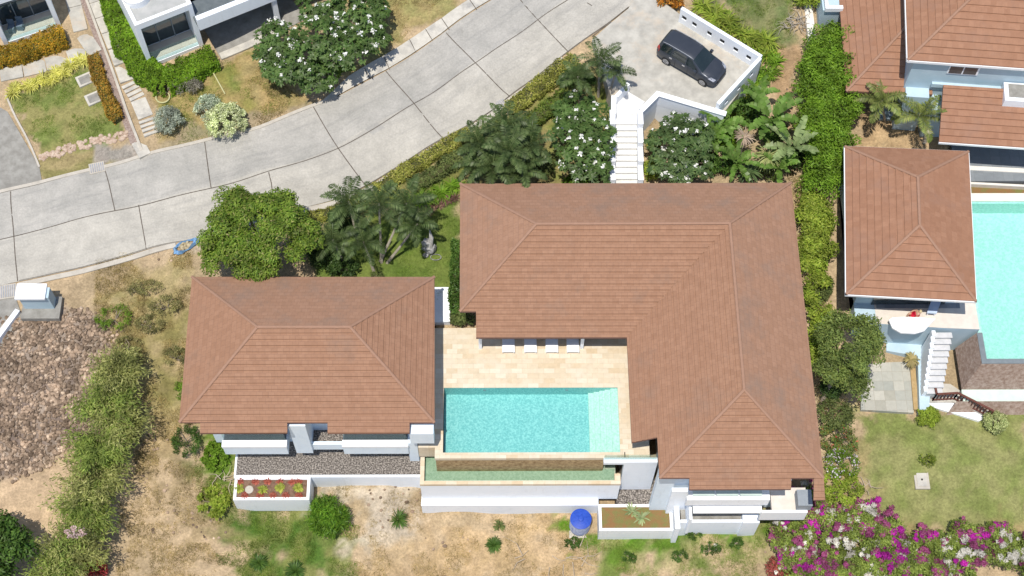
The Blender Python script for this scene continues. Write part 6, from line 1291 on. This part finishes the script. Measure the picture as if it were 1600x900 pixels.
# ---------------------------------------------------------------- awning sheet, person on the neighbouring terrace
mb=MB(); zz=.85; q=[(1389,500),(1394,512),(1408,520),(1430,521),(1444,517),(1455,505),(1462,498),(1440,496),(1412,495),(1394,496)]
mb.prism([tuple(W(a,b,zz)[:2]) for a,b in q],zz-.12,zz); pc_=W(1425,506,zz)
dy_=thing('daybed','white oval daybed sheet overhanging the neighbouring terrace edge','daybed',(pc_.x,pc_.y,nz)); mb.build('mattress',whiteb,dy_)
mb=MB(); mb.box(pc_.x-.8,pc_.y+.15,nz,pc_.x+.5,pc_.y+.35,zz-.12); mb.build('frame',whiteb,dy_)
def skinned(name,verts,edges,radii,m,parent,lv=2):
    me=bpy.data.meshes.new(name); me.from_pydata(verts,edges,[]); o=bpy.data.objects.new(name,me); C.objects.link(o)
    o.modifiers.new('skin','SKIN'); sv=me.skin_vertices[0].data if me.skin_vertices else None
    if sv is None: bpy.context.view_layer.objects.active=o; bpy.ops.mesh.customdata_skin_add(); sv=me.skin_vertices[0].data
    for i,r in enumerate(radii): sv[i].radius=(r,r) if not isinstance(r,tuple) else r
    sv[0].use_root=True; s2=o.modifiers.new('sub','SUBSURF'); s2.levels=lv; s2.render_levels=lv; me.materials.append(m); o.parent=parent
    for p in me.polygons: p.use_smooth=True
    return o
pp=W(1431,492,nz+.3)
ps=thing('person','person in a red dress sitting hunched at the edge of the neighbouring terrace','person',(pp.x,pp.y-.05,nz+.02)); skin=mat('skin',(.5,.3,.2),(.55,.34,.24),4,.6)
V_=[(0,0,.12),(0,.02,.32),(.06,.03,.52),(.12,.02,.60),(.17,.0,.72), (-.1,-.02,.12),(-.38,-.12,.30),(-.42,-.2,.04),(-.5,-.28,.03),(-.08,.12,.12),(-.36,.1,.32),(-.42,.04,.04),(-.5,0,.03),(0,-.16,.48),(-.16,-.22,.34),(-.3,-.16,.32),(.02,.2,.48),(-.14,.24,.36),(-.3,.14,.34)]
E_=[(0,1),(1,2),(2,3),(3,4),(0,5),(5,6),(6,7),(7,8),(0,9),(9,10),(10,11),(11,12),(2,13),(13,14),(14,15),(2,16),(16,17),(17,18)]
Rr=[.15,.13,.13,.05,.1,.1,.065,.045,.035,.1,.065,.045,.035,.055,.042,.03,.055,.042,.03]
ps.scale=(1.12,)*3
skinned('body',V_,E_,Rr,skin,ps)
skinned('dress',[(0,0,.14),(0,.02,.33),(.05,.03,.5),(-.12,-.02,.15),(-.3,-.1,.26),(-.1,.12,.15),(-.28,.1,.27)],[(0,1),(1,2),(0,3),(3,4),(0,5),(5,6)],[.27,.21,.2,.2,.15,.2,.15],mat('red_cloth',(.5,.008,.03),(.6,.015,.05),4,.7),ps)
skinned('hair',[(.19,.02,.76),(.12,.03,.70),(.06,.03,.62)],[(0,1),(1,2)],[.1,.1,.05],mat('blonde_hair',(.5,.4,.22),(.6,.5,.3),8,.6),ps)
# lounge chairs near person
g=W(1455,482,nz+.4); t=thing('lounge_chair','pale blue reclining lounge chair behind the person in red','lounge chair',(g.x,g.y,nz+.05))
lb_=mat('pale_blue_fabric',(.45,.55,.72),(.55,.64,.78),3,.8)
mb=MB(); mb.add([(-.3,-.3,.3),(.25,-.35,.3),(.75,.7,.38),(.2,.8,.38),(-.3,-.3,.4),(.25,-.35,.4),(.75,.7,.48),(.2,.8,.48)],[[0,3,2,1],[4,5,6,7],[0,1,5,4],[1,2,6,5],[2,3,7,6],[3,0,4,7]]); mb.build('mattress',lb_,t,world=False)
for q in ((-.2,-.25),(.2,-.3),(.65,.6),(.25,.7)): mb=MB(); mb.box(q[0]-.03,q[1]-.03,0,q[0]+.03,q[1]+.03,.3); mb.build('leg',whiteb,t,world=False)
# ---------------------------------------------------------------- rubble, grass, dry twigs
rub=GP([(-60,510),(60,490),(130,485),(180,522),(178,600),(150,680),(60,738),(-60,765)])
rx=RNG.uniform(-33,-20,14000);ry=RNG.uniform(26,41,14000); sd=sdpoly(rx,ry,rub); ok=sd<-.1+RNG.normal(size=14000)*.25; rx=rx[ok][:5200];ry=ry[ok][:5200]; rz_=T(rx,ry); mb=MB()
for i in range(len(rx)):
    r=random.choice((.05,.06,.08,.1,.13)) ; mb.rock((rx[i],ry[i],rz_[i]+.04),(r*random.uniform(.8,1.3),r*random.uniform(.8,1.3),r),seed=i)
rm=leafmat('rubble_stone',(.12,.085,.06),(.36,.265,.19),0,.9,(.5,.39,.29),gain=1); o=mb.build('rubble',rm); o['kind']='stuff'
mb=MB()
for i in range(170):
    px,py=random.choice(((240,690),(230,760),(250,800),(300,815),(335,815),(240,400),(640,800),(590,770),(1240,120),(1230,250),(1255,290),(1230,840),(700,860)));p=G(px+random.gauss(0,22),py+random.gauss(0,22));r=random.uniform(.04,.13);mb.rock(p,(r,r,r*.8),seed=i)
o=mb.build('loose_stones',rm); o['kind']='stuff'
# grass tufts
def tufts(name,polys,n,L,m,seed):
    allP=[];
    for poly,cnt in polys:
        Q=np.array(GP(poly)); lo=Q.min(0);hi=Q.max(0); x=RNG.uniform(lo[0],hi[0],cnt*4);y=RNG.uniform(lo[1],hi[1],cnt*4); k=(sdpoly(x,y,Q)<0)&(fbm(x*.9,y*.9,4)>.44); x=x[k][:cnt];y=y[k][:cnt]; allP.append(np.column_stack([x,y,T(x,y)-.02]))
    P=np.concatenate(allP); P=np.repeat(P,7,0)+np.concatenate([RNG.normal(size=(len(P)*7,2))*.06,np.zeros((len(P)*7,1))],1)
    k=len(P); D_=unit(RNG.normal(size=(k,3))*.6+np.array([0,0,.8])); V,Fq=leafgeo(P,unit(np.cross(D_,rnd(k))),D_,L*RNG.uniform(.5,1.4,k),L*.14); o=mesh_np(name,V,Fq,m); o['kind']='stuff'
gm=leafmat('grass_blade',(.09,.15,.02),(.2,.27,.05),.3,.7); dg=leafmat('dry_blade',(.28,.23,.09),(.5,.4,.2),.2,.8)
tufts('grass',[([(300,680),(372,682),(368,745),(560,800),(560,910),(350,910),(305,760)],5000),([(890,835),(1200,815),(1200,910),(940,910)],3500),([(560,290),(720,290),(722,505),(500,460)],3000),([(1100,-40),(1240,-40),(1236,80),(1180,70)],1500),([(18,152),(125,105),(192,196),(65,250)],1200),([(228,150),(345,90),(480,160),(250,240)],1500)],0,.12,gm,1)
tufts('dry_grass',[([(150,395),(300,390),(300,700),(220,740),(150,650)],6000),([(480,752),(900,812),(1000,910),(560,910)],2500),([(180,700),(340,740),(350,910),(180,910)],3000),([(520,-40),(740,-40),(600,85)],1500),([(1225,255),(1262,290),(1330,660),(1280,660)],1800),([(380,90),(480,160),(400,200)],900)],0,.14,dg,2)
def twigs(label,px,py,sp,n,L,m,seed=0):
    g=G(px,py); mb=MB(); rr=random.Random(seed)
    for i in range(n):
        a=rr.random()*6.28; x,y=g.x+rr.uniform(-sp,sp),g.y+rr.uniform(-sp*.5,sp*.5); l=L*rr.uniform(.4,1.1); z_=Tz(x,y)+rr.uniform(.05,.3); mb.tube([(x,y,z_),(x+math.cos(a)*l*.5,y+math.sin(a)*l*.5,z_+.12),(x+math.cos(a+.3)*l,y+math.sin(a+.3)*l,z_+.02)],[.03,.02,.008],5)
    o=mb.build('branch_pile',m); tag(o,label,'branches')
tw=mat('dry_twig',(.35,.28,.2),(.5,.42,.33),6,.9)
twigs('heap of dry grey branches above the tall bright hedge',1247,38,.8,46,1.0,mat('grey_branch',(.25,.22,.18),(.45,.4,.35),6,.9),1); twigs('scattered dry stalks on the bare slope below the blue tank',860,872,2.2,15,1.5,tw,2); twigs('bleached dead branch beside the creeper left of the planter',350,752,.5,10,.9,tw,3); twigs('dry twigs on the lawn edge beside the bougainvillea',1345,765,.7,12,.9,tw,4)
bush('shrub','yellow green bush at the top edge above the dry branch heap','shrub',1262,4,(1.1,1.0,1.0),.2,.4,yel,n=2400)
g=G(1118,855); mb=MB(); mb.box(g.x-.1,g.y-.22,g.z-.05,g.x+.12,g.y+.2,g.z+.08); o=mb.build('stone_block',slabm); tag(o,'pale rectangular stone block lying on the slope below the awning','block')
g=W(1444,222,.3); t=thing('garden_post','short pale post standing behind the pavilion roof','post',(g.x,g.y,.3)); mb=MB(); mb.lathe((0,0,0),[(.16,0),(.14,1.1),(.2,1.15),(.2,1.25),(.1,1.3)],12); mb.build('post',kerbm,t,world=False)
g=W(1395,170,.3); mb=MB(); mb.box(g.x-1.0,g.y-.9,-.2,g.x+1.4,g.y+.6,.5); struct(mb.build('courtyard_slab',bluewall))
